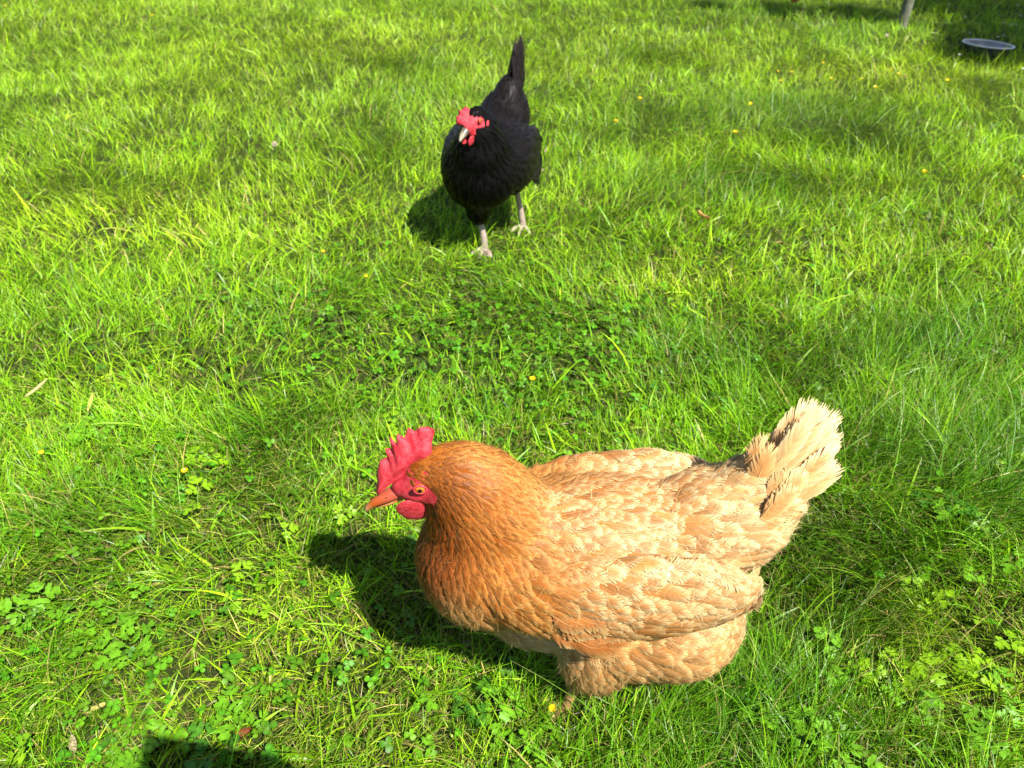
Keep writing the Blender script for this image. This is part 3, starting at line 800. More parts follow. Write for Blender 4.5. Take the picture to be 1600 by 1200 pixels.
def black_hen():
    rng = np.random.default_rng(12)
    gx, gy = -.052, 1.735
    rz = math.atan2(-.97, -.25)
    root = empty('hen', (gx, gy, float(height(gx, gy))), rz)
    tag(root, 'black hen with upright tail walking towards the camera behind the tan hen', 'hen', 'hens walking on the lawn')
    skin = mat_simple('black_down_under_feathers', (.012, .010, .010), .8, .1, attr=True)
    ells = [((.000, 0, .205), (.135, .098, .088), R(-12), 0),
            ((.080, 0, .200), (.076, .086, .088), 0, 0),
            ((.060, -.008, .135), (.042, .034, .070), R(10), 0),
            ((-.050, .040, .150), (.046, .040, .050), R(10), 0),
            ((-.075, 0, .165), (.075, .092, .062), 0, 0),
            ((-.105, .008, .265), (.070, .060, .050), R(-40), 0),
            ((-.128, .014, .305), (.050, .034, .036), R(-62), 0),
            ((-.02, .082, .205), (.105, .024, .058), R(-8), 0),
            ((-.02, -.082, .205), (.105, .024, .058), R(-8), 0),
            ((.100, .008, .255), (.056, .060, .062), R(60), 0),
            ((.112, .012, .298), (.040, .040, .044), R(50), 0),
            ((.128, .010, .330), (.030, .0220, .025), R(-30), R(-22)),
            ((.148, .002, .320), (.018, .0130, .0150), R(-35), R(-22))]
    body = blob_body('body', ells, .0045, skin, root, 16)
    K1, K2 = (.0010, .0008, .0008), (.002, .0016, .0015)
    W1, W2 = (.0034, .0027, .0026), (.013, .0100, .0095)  # second tone paints a faint brown sheen along the feather edges
    G = [((.14, 0, .35), (-1, 0, 0), K1, K2, .014, .006, .6),
         ((.09, 0, .33), (-.8, 0, -.6), K1, K2, .030, .010, .8),
         ((.12, .04, .30), (-.5, .1, -.9), K1, K2, .030, .010, .8),
         ((.12, -.04, .30), (-.5, -.1, -.9), K1, K2, .030, .010, .8),
         ((.15, -.01, .28), (0, 0, -1), K1, K2, .020, .010, .8),
         ((.155, 0, .20), (-.2, 0, -1), K1, K2, .030, .018, 1),
         ((.10, .0, .12), (-.8, 0, -.5), K1, K2, .032, .018, 1),
         ((.055, -.06, .12), (-.3, 0, -1), K1, K2, .028, .015, .9),
         ((.055, -.04, .075), (-.1, 0, -1), K1, K2, .022, .012, .9),
         ((.0, .02, .29), (-1, 0, 0), W1, W2, .036, .020, 1),
         ((0, .10, .21), (-1, 0, -.1), W1, W2, .040, .022, 1),
         ((0, -.10, .21), (-1, 0, -.1), W1, W2, .040, .022, 1),
         ((-.10, .04, .29), (-.8, 0, .5), W1, W2, .042, .016, .9),
         ((-.10, -.04, .29), (-.8, 0, .5), W1, W2, .042, .016, .9),
         ((-.14, 0, .34), (-.4, 0, .9), W1, W2, .045, .020, .9),
         ((-.12, .0, .16), (-.9, 0, -.2), K1, K2, .036, .022, 1),
         ((-.05, .07, .13), (-.5, 0, -.8), K1, W2, .030, .020, 1)]
    yw = R(-22); sd = np.array([-math.sin(yw), math.cos(yw), 0]); fw = np.array([math.cos(yw), math.sin(yw), 0])
    hc = np.array([.128, .010, .330])
    def loc(p):
        q = p - hc; return np.stack([q @ fw, q @ sd, q[:, 2]], 1)
    def skip(p):
        q = loc(p)
        return ((((q[:, 0] - .015) / .014) ** 2 + ((q[:, 2] + .002) / .010) ** 2 < 1) & (np.abs(q[:, 1]) > .006)) | ((q[:, 0] > .022) & (q[:, 2] > -.026))
    me = body.data
    co = np.empty(len(me.vertices) * 3); me.vertices.foreach_get('co', co); co = co.reshape(-1, 3)
    isf = skip(co); me.materials.append(M['comb'])
    pm = np.array([isf[list(p.vertices)].any() for p in me.polygons])
    me.polygons.foreach_set('material_index', pm.astype(np.int32)); me.update()
    dl = Vector((-gx, -gy, CAM_H)); dl.rotate(Matrix.Rotation(-rz, 3, 'Z'))
    n = coat(body, G, root, M['black_feather'], rng, .0135, 8, skip, 200, np.array(dl), (.03, .025, .022), lift=.13)
    print('black feathers', n)
    for k in range(12):
        a = k / 11.; s = 1 if k % 2 else -1
        ang = R(58 + 22 * a)
        rt = (-.118 - .012 * (1 - a), .014 + s * (.004 + .010 * rng.random()), .292 + .02 * a)
        Lq = .122 - .050 * (1 - a) + .008 * rng.random()
        tip = (rt[0] - Lq * math.cos(ang), .030 + s * (.004 + .006 * rng.random()), rt[2] + Lq * math.sin(ang))
        quill('tail_feather', rt, tip, (-.006, s * .004, 0), (.6, s * 1, .2), .034, (.008, .006, .006), (.016, .012, .011), 18, M['black_feather'], root, rng, (.05, .04, .035), jit=.08, point=1.6)
    for s in (1, -1):
        for k in range(7):
            a = k / 6.
            rt = (.02 - .09 * a, s * (.100 - .004 * a), .170 + .008 * a)
            tip = (rt[0] - .085, s * (.103 - .02 * a), .150 + .03 * a)
            q = quill('wing_feather', rt, tip, (0, s * .010, -.004), (0, s, .35), .030, W1, W2, 16, M['black_feather'], root, rng, (.04, .03, .028), jit=.1)
            if s > 0 and k in (3, 5):
                q2 = quill('pale_feather', (rt[0] - .03, s * .110, rt[2] + (.018 if k == 5 else -.008)), (rt[0] - .068, s * .106, rt[2] + .000 + (.022 if k == 5 else -.026)), (0, .004, 0), (0, 1, .2), .007, (.32, .22, .19), (.42, .32, .28), 10, M['feather'], root, rng, (.4, .3, .25), jit=.2)
                q2['label'] = 'pale pinkish feather showing through the black wing'
    e = hc + fw * .012 + sd * .0205 + np.array([0, 0, .003])
    bb = hc + fw * .038 + np.array([0, 0, -.018])
    hen_head(root, dict(beak_base=bb, eye=e, skull=hc, pitch=R(35), yaw=yw, side=sd), dict(beak=M['pale_beak'], face=M['comb'], beakc=((.10, .08, .06), (.30, .25, .18), (.5, .42, .32))), None, None, None, bb + fw * .017 + np.array([0, 0, -.015]))
    cmb = empty('tmp', (0, 0, 0)); bpy.data.objects.remove(cmb)
    inner = [(.045, -.014), (.038, -.004), (.032, .004), (.026, .010), (.020, .014), (.012, .018), (.004, .021)]
    outer = [(.048, -.010), (.050, .002), (.046, .014), (.036, .016), (.036, .028), (.022, .026), (.010, .034)]
    o = slab('comb', (inner, outer), .0038, M['comb'], root, yfun=lambda x, z, f: -.022 * f * f)
    o.scale = (.78, 1, .68); o.location = hc; o.rotation_euler = (0, 0, yw)
    for s in (1, -1):
        p = hc + fw * .030 + sd * s * .010 + np.array([0, 0, -.036])
        ell('wattle', p, (.0100, .0028, .0110), (s * R(-14), R(8), yw), M['comb'], root, 4, .05)
        p = hc - fw * .006 + sd * s * .0245 + np.array([0, 0, -.010])
        ell('earlobe', p, (.0040, .0030, .0100), (0, R(-15), yw), M['comb'], root, 3, .08)
    hen_leg(root, [(.060, -.030, .11), (.062, -.010, .080), (.064, .000, .04), (.064, .003, .002)], [((.95, .0, 0), .050), ((.75, .6, 0), .042), ((.75, -.6, 0), .042), ((-.95, 0, 0), .022)], M['grey_shank'], .0075)
    hen_leg(root, [(-.065, .044, .13), (-.070, .050, .09), (-.076, .056, .05), (-.078, .062, .004)], [((.95, .0, 0), .050), ((.75, .6, 0), .042), ((.75, -.6, 0), .042), ((-.95, 0, 0), .022)], M['grey_shank'], .0070)
brown_hen()
black_hen()
# ------------------------------------------------------------------ low plants
def fan_leaflet(lobes=3, length=.016, width=.013, rng=None):
    """outline of a toothed lobed leaflet growing along +x from the origin"""
    if lobes == 3:
        pts = [(0, 0), (.16, .07), (.22, .34), (.36, .44), (.40, .56), (.52, .50), (.60, .56), (.60, .40), (.44, .16), (.66, .22), (.78, .34), (.86, .24), (.98, .26), (.96, .12), (1.08, .03), (1.04, 0)]
    else:
        pts = [(0, 0), (.10, .16), (.30, .36), (.55, .46), (.80, .42), (.96, .22), (.97, .06), (.93, 0)]
    up = [(x * length, y * width) for x, y in pts]
    return up

def leaf_mesh(name, kind, size, col, mat, rng, flat=.14):
    V, T, Cc = [], [], []
    angs = (0, 1.75, -1.75) if kind == 'buttercup' else (0, 2.09, -2.09)
    for a in angs:
        L = size * (1.0 if a == 0 else .88) * rng.uniform(.9, 1.1)
        out = fan_leaflet(3 if kind == 'buttercup' else 2, L, L * (1.05 if kind == 'buttercup' else 1.0))
        ca, sa = math.cos(a), math.sin(a); k = len(V); n = len(out)
        x0 = size * .12 if kind == 'buttercup' else 0
        for x, y in out:                         # midrib
            z = -flat * x * x / L + .05 * L * math.sin(3 * x / L)
            V.append(((x + x0) * ca, (x + x0) * sa, z)); Cc.append(np.array(col) * 1.18)
        for s in (1, -1):
            for x, y in out:
                yy = y * s; z = -flat * x * x / L + .05 * L * math.sin(3 * x / L) + abs(y) * .16 + .03 * L * math.sin(x / L * 14 + a)
                V.append(((x + x0) * ca - yy * sa, (x + x0) * sa + yy * ca, z)); Cc.append(np.array(col) * rng.uniform(.85, 1.05))
        for si, off in enumerate((n, 2 * n)):
            for j in range(n - 1):
                q = (k + j, k + j + 1, k + off + j + 1, k + off + j)
                T.append(q if si else q[::-1])
    return np_mesh(name, np.array(V), [np.array(T)], mat, np.array(Cc))

def on_ground(px, py, z=.03):
    """where a ray at this bearing and dip from the viewpoint meets the lawn (measured positions)"""
    u = (px - 800) / 1202; v = -(py - 600) / 1202; c, s = math.cos(R(36)), math.sin(R(36))
    d = (u, c + v * s, -s + v * c); t = (z - CAM_H) / d[2]
    return d[0] * t, d[1] * t

def plants():
    rng = np.random.default_rng(77)
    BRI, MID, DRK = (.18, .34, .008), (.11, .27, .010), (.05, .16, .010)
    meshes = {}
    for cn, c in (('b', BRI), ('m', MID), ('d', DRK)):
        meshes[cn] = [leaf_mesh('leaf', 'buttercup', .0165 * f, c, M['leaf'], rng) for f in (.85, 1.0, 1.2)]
    spots = [(340, 938, 'b', 2, 'bright yellow-green buttercup leaf pair lying left of the tan hen shadow'),
        (398, 898, 'b', 2, 'bright yellow-green buttercup leaves nearest the left edge of the tan hen shadow'),
        (410, 952, 'b', 1, 'small yellow-green buttercup leaf below the pair beside the shadow'),
        (32, 1138, 'b', 2, 'bright buttercup leaves in the bottom left corner of the lawn'),
        (42, 952, 'm', 4, 'large buttercup plant at the left edge of the foreground'),
        (190, 942, 'm', 3, 'buttercup plant among thin grass between the left edge and the bright leaf pair'),
        (165, 985, 'm', 3, 'buttercup plant just below another in the bare patch at left'),
        (120, 955, 'm', 2, 'small buttercup plant right of the large one at the left edge'),
        (205, 1012, 'm', 3, 'buttercup plant with rounded lobes lowest in the bare patch at left'),
        (305, 785, 'b', 2, 'yellow-green buttercup leaves left of the beak of the tan hen'),
        (535, 780, 'b', 2, 'pale yellow buttercup leaf just in front of the beak of the tan hen'),
        (430, 818, 'b', 2, 'yellow-green buttercup leaves above the tip of the tan hen shadow'),
        (325, 705, 'b', 3, 'yellowest buttercup plant in the long grass at middle left'),
        (150, 672, 'm', 4, 'broad bright buttercup clump at middle left'),
        (105, 690, 'm', 3, 'buttercup plant left of the broad clump at middle left'),
        (380, 1095, 'm', 4, 'buttercup plant half in the shadow at the bottom edge'),
        (205, 1150, 'm', 4, 'buttercup plant in the shadow at the bottom left edge'),
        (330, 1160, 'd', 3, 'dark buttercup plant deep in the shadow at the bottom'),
        (1203, 1015, 'm', 3, 'buttercup leaf in dark grass right of the hen fluff'),
        (1285, 1030, 'm', 3, 'buttercup plant second to the right of the hen fluff'),
        (1440, 880, 'm', 3, 'buttercup plant above the bare soil patch at right'),
        (1500, 808, 'm', 3, 'buttercup plant with upright leaves above the right soil patch'),
        (1575, 728, 'b', 2, 'pale buttercup leaf near the right edge beyond the tail'),
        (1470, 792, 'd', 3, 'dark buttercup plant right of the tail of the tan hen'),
        (1548, 838, 'm', 2, 'small buttercup plant at the right edge level with the wing'),
        (1390, 1050, 'b', 3, 'yellow-green buttercup leaves under the bare soil patch at right'),
        (1425, 1098, 'm', 3, 'buttercup plant toward the bottom right of the lawn'),
        (1260, 1150, 'm', 3, 'buttercup plant at the bottom edge right of the hen'),
        (1312, 1168, 'm', 4, 'lowest large buttercup plant right of the hen'),
        (1530, 898, 'm', 2, 'buttercup leaf pair close to the right edge'),
        (1572, 876, 'm', 3, 'buttercup plant touching the right edge above the leaf pair'),
        (1497, 948, 'b', 2, 'yellowing buttercup leaf right of the bare soil patch'),
        (1440, 925, 'b', 2, 'yellow buttercup leaf beside the brown soil at right'),
        (1520, 1050, 'b', 4, 'yellow-green row of buttercup leaves at lower right'),
        (1480, 1040, 'b', 3, 'yellow-green buttercup plant left of the row at lower right'),
        (1585, 1088, 'm', 3, 'buttercup plant by the right edge near the bottom corner'),
        (1560, 1150, 'm', 4, 'buttercup plant in the bottom right corner'),
        (1545, 1010, 'b', 2, 'pale buttercup leaves above the yellow-green row at lower right'),
        (772, 1100, 'm', 4, 'buttercup plant on the shadow edge left of the hen foot'),
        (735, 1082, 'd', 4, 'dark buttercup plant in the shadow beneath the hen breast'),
        (850, 1158, 'm', 3, 'buttercup plant at the bottom edge below the hen foot'),
        (805, 1168, 'm', 3, 'buttercup plant at the bottom edge left of the one below the foot'),
        (600, 655, 'b', 2, 'yellow-green buttercup sprig behind the red comb'),
        (1150, 1108, 'm', 2, 'single buttercup leaf in the grass right of the fluff bottom'),
        (660, 1130, 'm', 2, 'small buttercup plant low in the grass below the breast shadow'),
        (1140, 625, 'd', 3, 'dark buttercup plant left of the tan tail')]
    for px, py, cn, n, lab in spots:
        x, y = on_ground(px, py)
        z = float(height(x, y))
        r = empty('buttercup_plant', (x, y, z), rng.uniform(0, 6.28))
        tag(r, lab, 'plant', 'creeping buttercup plants in the lawn')
        for k in range(n):
            a = 2 * math.pi * (k + rng.uniform(-.25, .25)) / n; rr = .013 + .012 * rng.random() if n > 1 else .004
            h = rng.uniform(.018, .034)
            lx, ly = rr * math.cos(a), rr * math.sin(a)
            lf = link_obj('leaf', meshes[cn][rng.integers(3)], r, (lx, ly, h))
            lf.rotation_euler = (rng.normal(0, .30), rng.normal(.05, .28), a + rng.normal(0, .6)); lf.scale = (rng.uniform(.7, 1.25),) * 3
            tube('stalk', [(0, 0, 0), (lx * .3, ly * .3, h * .6), (lx, ly, h)], [.0009, .0007, .0006], M['stalk'], r, 6, 5)

def clover():
    rng = np.random.default_rng(78)
    protos = []
    for f in (.8, 1.0, 1.25):
        me = leaf_mesh('clover_leaf', 'clover', .0078 * f, (1, 1, 1), M['clover'], rng, .12)
        co = np.array([v.co[:] for v in me.vertices]); q = np.array([p.vertices[:] for p in me.polygons])
        cc = np.array([d.color[:3] for d in me.color_attributes['Col'].data])
        # pale chevron is pigment: lighten the middle of each leaflet
        rr = np.hypot(co[:, 0], co[:, 1]); k = np.exp(-((rr - .0045 * f) / .0012) ** 2)[:, None]
        cc = cc * (1 + .35 * k)
        protos.append((co, q, cc)); bpy.data.meshes.remove(me)
    V, Q, Cc = [], [], []; off = 0
    P = sample_ground([(.25, 1.7, 3200, .2), (1.7, 2.6, 900, .2)], 91)
    cl = field(CLOV, P[:, 0], P[:, 1]) * (.35 + 1.3 * vnoise(P[:, 0], P[:, 1], .05, 97)) + .06 * vnoise(P[:, 0], P[:, 1], .12, 93) + .12 * (vnoise(P[:, 0], P[:, 1], .3, 95) > .62)
    P = P[rng.random(len(P)) < cl * .9]
    for x, y, _ in P:
        co, q, cc = protos[rng.integers(3)]
        a = rng.uniform(0, 6.28); tx, ty = rng.normal(0, .28, 2)
        m = np.array(Matrix.Rotation(tx, 3, 'X') @ Matrix.Rotation(ty, 3, 'Y') @ Matrix.Rotation(a, 3, 'Z'))
        z = float(height(x, y)) + rng.uniform(.014, .034)
        V.append(co @ m.T + [x, y, z]); Q.append(q + off); off += len(co)
        c = np.array((.055, .17, .003)) * rng.uniform(.6, 1.3) * np.array([rng.uniform(.8, 1.4), 1, 1])
        Cc.append(cc * c)
    me = np_mesh('clover', np.concatenate(V), [np.concatenate(Q)], M['clover'], np.concatenate(Cc))
    tag(link_obj('clover', me), 'low clover leaves spread through the lawn between the two hens', 'clover', kind='stuff')
    print('clover', len(P))

def flower(px, py, lab, zz=.045, big=1.0):
    rng = random.Random(px)
    x, y = on_ground(px, py, zz); z = float(height(x, y))
    r = empty('buttercup_flower', (x, y, z)); tag(r, lab, 'flower', 'yellow buttercup flowers in the lawn')
    h = zz
    tube('stem', [(rng.uniform(-.006, .006), rng.uniform(-.006, .006), 0), (0, 0, h * .6), (0, 0, h)], [.0009, .0008, .0007], M['stalk'], r, 6, 5)
    for k in range(5):
        p = link_obj('petal', PETAL, r, (0, 0, h)); p.rotation_euler = (0, -R(rng.uniform(18, 38)), 2 * math.pi * k / 5 + rng.uniform(-.1, .1)); p.scale = (big,) * 3
    c = ell('flower_centre', (0, 0, h + .0018), (.0026 * big, .0026 * big, .0018 * big), (0, 0, 0), M['flower_centre'], r, 2)

def petal_mesh(L, W, col, mat, name='petal'):
    V, Q, C_ = [], [], []
    n = 5
    for i in range(n):
        t = i / (n - 1); w_ = W * (.25 + .75 * math.sin(math.pi * min(t * .75 + .05, .95))) * (1 if i < n - 1 else .7)
        for s in (-1, 0, 1):
            V.append((t * L, s * w_ * .5, L * .25 * t * t + abs(s) * W * .10)); C_.append(col)
    for i in range(n - 1):
        for s in (0, 1):
            a = i * 3 + s; Q.append((a, a + 1, a + 4, a + 3))
    return np_mesh(name, np.array(V), [np.array(Q)], mat, np.array(C_))

M['stalk'] = mat_simple('green_stalk', (.10, .20, .02), .6, .2, noise=(200, (.16, .22, .05)))
M['flower_centre'] = mat_simple('stamens', (.70, .45, .02), .7, .2, noise=(800, (.5, .40, .02)))
PETAL = petal_mesh(.0095, .0090, (.80, .62, .004), M['petal'])
DAISY = petal_mesh(.0080, .0034, (.60, .60, .57), M['petal'])

def flowers():
    F = [(1000, 157, 'yellow buttercup flower right of the black hen tail, highest of three', 1.1),
         (962, 198, 'yellow buttercup flower nearest the black hen on its right', 1.0),
         (1172, 168, 'yellow buttercup flower above the left end of the dark grass tuft', 1.0),
         (1147, 218, 'yellow buttercup flower left of the dark grass tuft', 1.0),
         (1216, 112, 'left flower of the close yellow pair in the upper right lawn', .8),
         (1237, 114, 'right flower of the close yellow pair in the upper right lawn', .8),
         (1220, 126, 'yellow flower just below the close pair in the upper right lawn', .8),
         (1286, 100, 'yellow flower highest of the upper right group', .8),
         (1299, 124, 'yellow flower right of the close pair in the upper right lawn', .8),
         (1346, 127, 'small yellow flower in the middle of the upper right group', .7),
         (1367, 141, 'bright yellow flower lowest of the upper right group', 1.0),
         (1391, 115, 'small yellow flower towards the post, left of two', .7),
         (1403, 120, 'small yellow flower towards the post, right of two', .8),
         (1480, 127, 'yellow flower below the metal dish', 1.1),
         (1440, 283, 'lone yellow flower in the right half of the lawn, on bright grass', 1.1),
         (1597, 287, 'yellow flower cut by the right edge of the picture', 1.0),
         (832, 600, 'yellow flower in the clover behind the tan hen neck', .75),
         (238, 26, 'yellow flower near the top edge at left', 1.0),
         (10, 13, 'yellow flower in the top left corner', 1.0),
         (290, 741, 'small yellow flower left of the tan hen head', .7),
         (70, 718, 'yellow flower near the left edge at middle height', .6),
         (863, 1108, 'small yellow flower in front of the tan hen foot', .55),
         (572, 432, 'tiny yellow flower below the shadow of the black hen', .6),
         (505, 393, 'yellow flower left of the feet of the black hen', .7)]
    for px, py, lab, b in F: flower(px, py, lab, .045 if py < 500 else .040, b)
    D = [(1533, 5), (1564, 2), (1481, 13), (1520, 6), (1547, 6), (1587, 17), (1593, 28), (1567, 42), (1586, 43), (1505, 36), (1558, 61), (1577, 45), (1514, 56), (1566, 60), (1598, 110), (1500, 84)]
    DL = ['daisy at the top edge, second from the dish upward', 'daisy at the top edge, third from the right corner', 'daisy farthest left of the group, nearest the grey post', 'daisy just right of the leftmost one at the top edge',
          'daisy at the top edge between two others above the dish', 'daisy close to the top right corner, upper of two', 'daisy touching the right edge, lower of the corner pair', 'largest daisy in the shade up and right of the dish',
          'daisy at the right edge beside the largest daisy', 'daisy above the left end of the dish', 'daisy right behind the rim of the dish', 'daisy between the largest daisy and the right edge',
          'daisy behind the left part of the dish rim', 'daisy behind the right part of the dish rim', 'daisy at the right edge below the level of the dish', 'daisy in front of the dish at its left end']
    rng = random.Random(4)
    for (px, py), dl in zip(D, DL):
        x, y = on_ground(px, py, .04); z = float(height(x, y))
        r = empty('daisy', (x, y, z))
        tag(r, 'small white ' + dl, 'flower', 'white daisies near the dish')
        tube('stem', [(0, 0, 0), (0.002, 0, .02), (0, 0, .04)], [.001, .0009, .0008], M['stalk'], r, 5, 5)
        for k in range(10):
            p = link_obj('petal', DAISY, r, (0, 0, .04)); p.rotation_euler = (0, -R(rng.uniform(5, 25)), 2 * math.pi * k / 10)
        ell('flower_centre', (0, 0, .041), (.0028, .0028, .0018), (0, 0, 0), M['flower_centre'], r, 2)
    # white clover blossoms: balls of small upright florets
    fl = petal_mesh(.0070, .0026, (.72, .60, .55), M['petal'])
    for px, py, zz, n, lab in ((761, 392, .046, 46, 'white clover blossom right at the front foot of the black hen'),
                               (430, 228, .040, 30, 'small white clover blossom alone in the bright grass left of the black hen'),
                               (1385, 58, .040, 24, 'pale pinkish clover blossom near the foot of the grey post')):
        x, y = on_ground(px, py, zz); z = float(height(x, y))
        r = empty('clover_blossom', (x, y, z)); tag(r, lab, 'flower', 'clover blossoms in the lawn')
        tube('stem', [(0, 0.004, 0), (0, 0.002, zz * .5), (0, 0, zz)], [.001, .0009, .0008], M['stalk'], r, 5, 5)
        V, Q, Cc = [], [], []; co = np.array([v.co[:] for v in fl.vertices]); q = np.array([p.vertices[:] for p in fl.polygons])
        for k in range(n):
            zz_ = 1 - 1.5 * (k + .5) / n; ph = k * 2.4
            m = np.array(Matrix.Rotation(ph, 3, 'Z') @ Matrix.Rotation(-math.asin(max(-1, min(1, zz_))), 3, 'Y'))
            V.append(((co * rng.uniform(.8, 1.15) + [.003, 0, 0]) @ m.T)); Q.append(q + k * len(co))
            Cc.append(np.tile(np.array([.70, .56, .50]) * rng.uniform(.6, 1.15), (len(co), 1)))
        me = np_mesh('florets', np.concatenate(V), [np.concatenate(Q)], M['petal'], np.concatenate(Cc))
        link_obj('florets', me, r, (0, 0, zz))

def fallen():
    def dry_leaf(px, py, L, W, col, lab, rz, zz=.04, cat='leaf'):
        rng = random.Random(px); x, y = on_ground(px, py, zz); n = 7; V = []; Q = []
        for i in range(n):
            t = i / (n - 1); w_ = W * math.sin(math.pi * (t * .9 + .05)) ** .8
            for s in (-1, -.5, 0, .5, 1):
                V.append(((t - .5) * L, s * w_ * .5, .25 * L * (t - .5) ** 2 + abs(s) * W * .35 + rng.uniform(-.0008, .0008)))
        for i in range(n - 1):
            for s in range(4):
                a = i * 5 + s; Q.append((a, a + 1, a + 6, a + 5))
        c = np.array([np.array(col) * rng.uniform(.7, 1.2) for _ in V])
        o = link_obj('dead_leaf', np_mesh('dead_leaf', np.array(V), [np.array(Q)], M['leaf_dry'], c), None, (x, y, zz + float(height(x, y))))
        o.rotation_euler = (R(20), R(-15), rz); tag(o, lab, cat)
    M['leaf_dry'] = mat_leaf('dry_leaf', .2, .6, .2, tint=(1.2, 1, .7))
    dry_leaf(1096, 350, .036, .014, (.42, .22, .08), 'curled tan dead leaf on the grass right of the black hen', 2.4)
    dry_leaf(375, 1142, .026, .012, (.16, .05, .02), 'dark brown dead leaf in the shadow at the bottom edge', .5, .012)
    dry_leaf(62, 618, .045, .006, (.36, .31, .14), 'bent pale dry grass blade near the left edge', 1.0, .05)
    dry_leaf(145, 640, .040, .006, (.34, .36, .08), 'upright yellowed grass blade right of the bent dry one', 1.7, .045)
    dry_leaf(110, 1160, .022, .008, (.30, .24, .14), 'dry scrap of stalk in the bottom left grass', 2.0, .018)
    # apple
    x, y = on_ground(1241, 4, .05)
    r = empty('apple', (x, y, .026 + float(height(x, y)))); tag(r, 'small red windfall apple lying at the top edge of the lawn', 'apple')
    bm = bmesh.new(); bmesh.ops.create_uvsphere(bm, u_segments=32, v_segments=20, radius=.028)
    for v in bm.verts:
        rr = math.hypot(v.co.x, v.co.y) / .028
        v.co.z *= .92; v.co.z -= .010 * math.exp(-(rr / .28) ** 2) * (1 if v.co.z > 0 else -.6)
        v.co.x *= 1 - .10 * (v.co.z < 0) * abs(v.co.z) / .028; v.co.y *= 1 - .10 * (v.co.z < 0) * abs(v.co.z) / .028
    me = bpy.data.meshes.new('skin'); bm.to_mesh(me); bm.free()
    me.materials.append(mat_simple('apple_skin', (.50, .05, .02), .3, .5, noise=(30, (.55, .28, .06))))
    for p in me.polygons: p.use_smooth = True
    o = link_obj('skin', me, r, (0, 0, .022)); tube('stalk', [(0, 0, .038), (.002, 0, .046), (.005, 0, .054)], [.0012, .001, .0012], M['claw'], r, 6, 6)

def lathe(name, prof, mat, parent, seg=64):
    V = []; n = len(prof)
    for j in range(seg):
        a = 2 * math.pi * j / seg
        for r_, z in prof: V.append((r_ * math.cos(a), r_ * math.sin(a), z))
    Q = [(j * n + i, ((j + 1) % seg) * n + i, ((j + 1) % seg) * n + i + 1, j * n + i + 1) for j in range(seg) for i in range(n - 1)]
    return link_obj(name, np_mesh(name, np.array(V), [np.array(Q)], mat), parent)

def dish_and_post():
    x, y = on_ground(1543, 71, .040)
    r = empty('feeding_dish', (x, y, float(height(x, y)) - .010), 0)
    r.rotation_euler = (R(-2), R(3), 0)
    tag(r, 'round shallow grey metal dish with a pale rim standing tilted in the shaded grass', 'dish')
    m_in = mat_simple('brushed_steel', (.36, .36, .35), .35, .5, noise=(18, (.20, .20, .20)), metal=.3)
    m_rim = mat_simple('rolled_rim', (.65, .64, .60), .45, .5, metal=.1)
    m_out = mat_simple('dark_outer_wall', (.10, .10, .11), .5, .4, noise=(60, (.05, .05, .055)))
    lathe('outer_wall', [(.0, .0005), (.062, .0005), (.068, .004), (.1015, .046)], m_out, r)
    lathe('basin', [(.1005, .047), (.094, .040), (.072, .016), (.062, .010), (.03, .008), (0, .008)], m_in, r)
    lathe('rim', [(.1010 + .0042 * math.cos(a), .0485 + .0034 * math.sin(a)) for a in np.linspace(0, 2 * math.pi, 13)], m_rim, r)
    x, y = on_ground(1406, 50, .0)
    r = empty('garden_post', (x, y, float(height(x, y))))
    tag(r, 'slim weathered grey-green wooden post standing in the lawn at the top right', 'post')
    m = mat_simple('weathered_post', (.075, .085, .055), .8, .2, noise=(35, (.15, .15, .11)), bump=(60, .6, .003))
    rad = [.0255] * 7
    tube('shaft', [(0, 0, -.05), (.002, 0, .15), (0, .002, .35), (-.002, 0, .6), (0, 0, .8), (.001, 0, 1.0), (0, 0, 1.15)], [.024, .024, .0235, .024, .0235, .023, .023], m, r, 30, 12, bumpy=.02)
    lathe('cap', [(0, 1.165), (.020, 1.163), (.0250, 1.152), (.0255, 1.148)], mat_simple('post_top', (.12, .11, .08), .85, .2), r, 16)
    # climbing grass stem beside the post
    for k, (dx, dy, h) in enumerate(((.055, -.02, .20), (.075, -.03, .16))):
        s = tube('grass_stalk', [(x + dx, y + dy, 0), (x + dx + .01, y + dy, h * .6), (x + dx + .035 + .02 * k, y + dy - .01, h)], [.0022, .0016, .0010], M['stalk'], None, 8, 6)
        tag(s, 'tall yellow-green grass stalk right of the grey post, ' + ('the taller of two' if k == 0 else 'the shorter of two'), 'grass stalk')

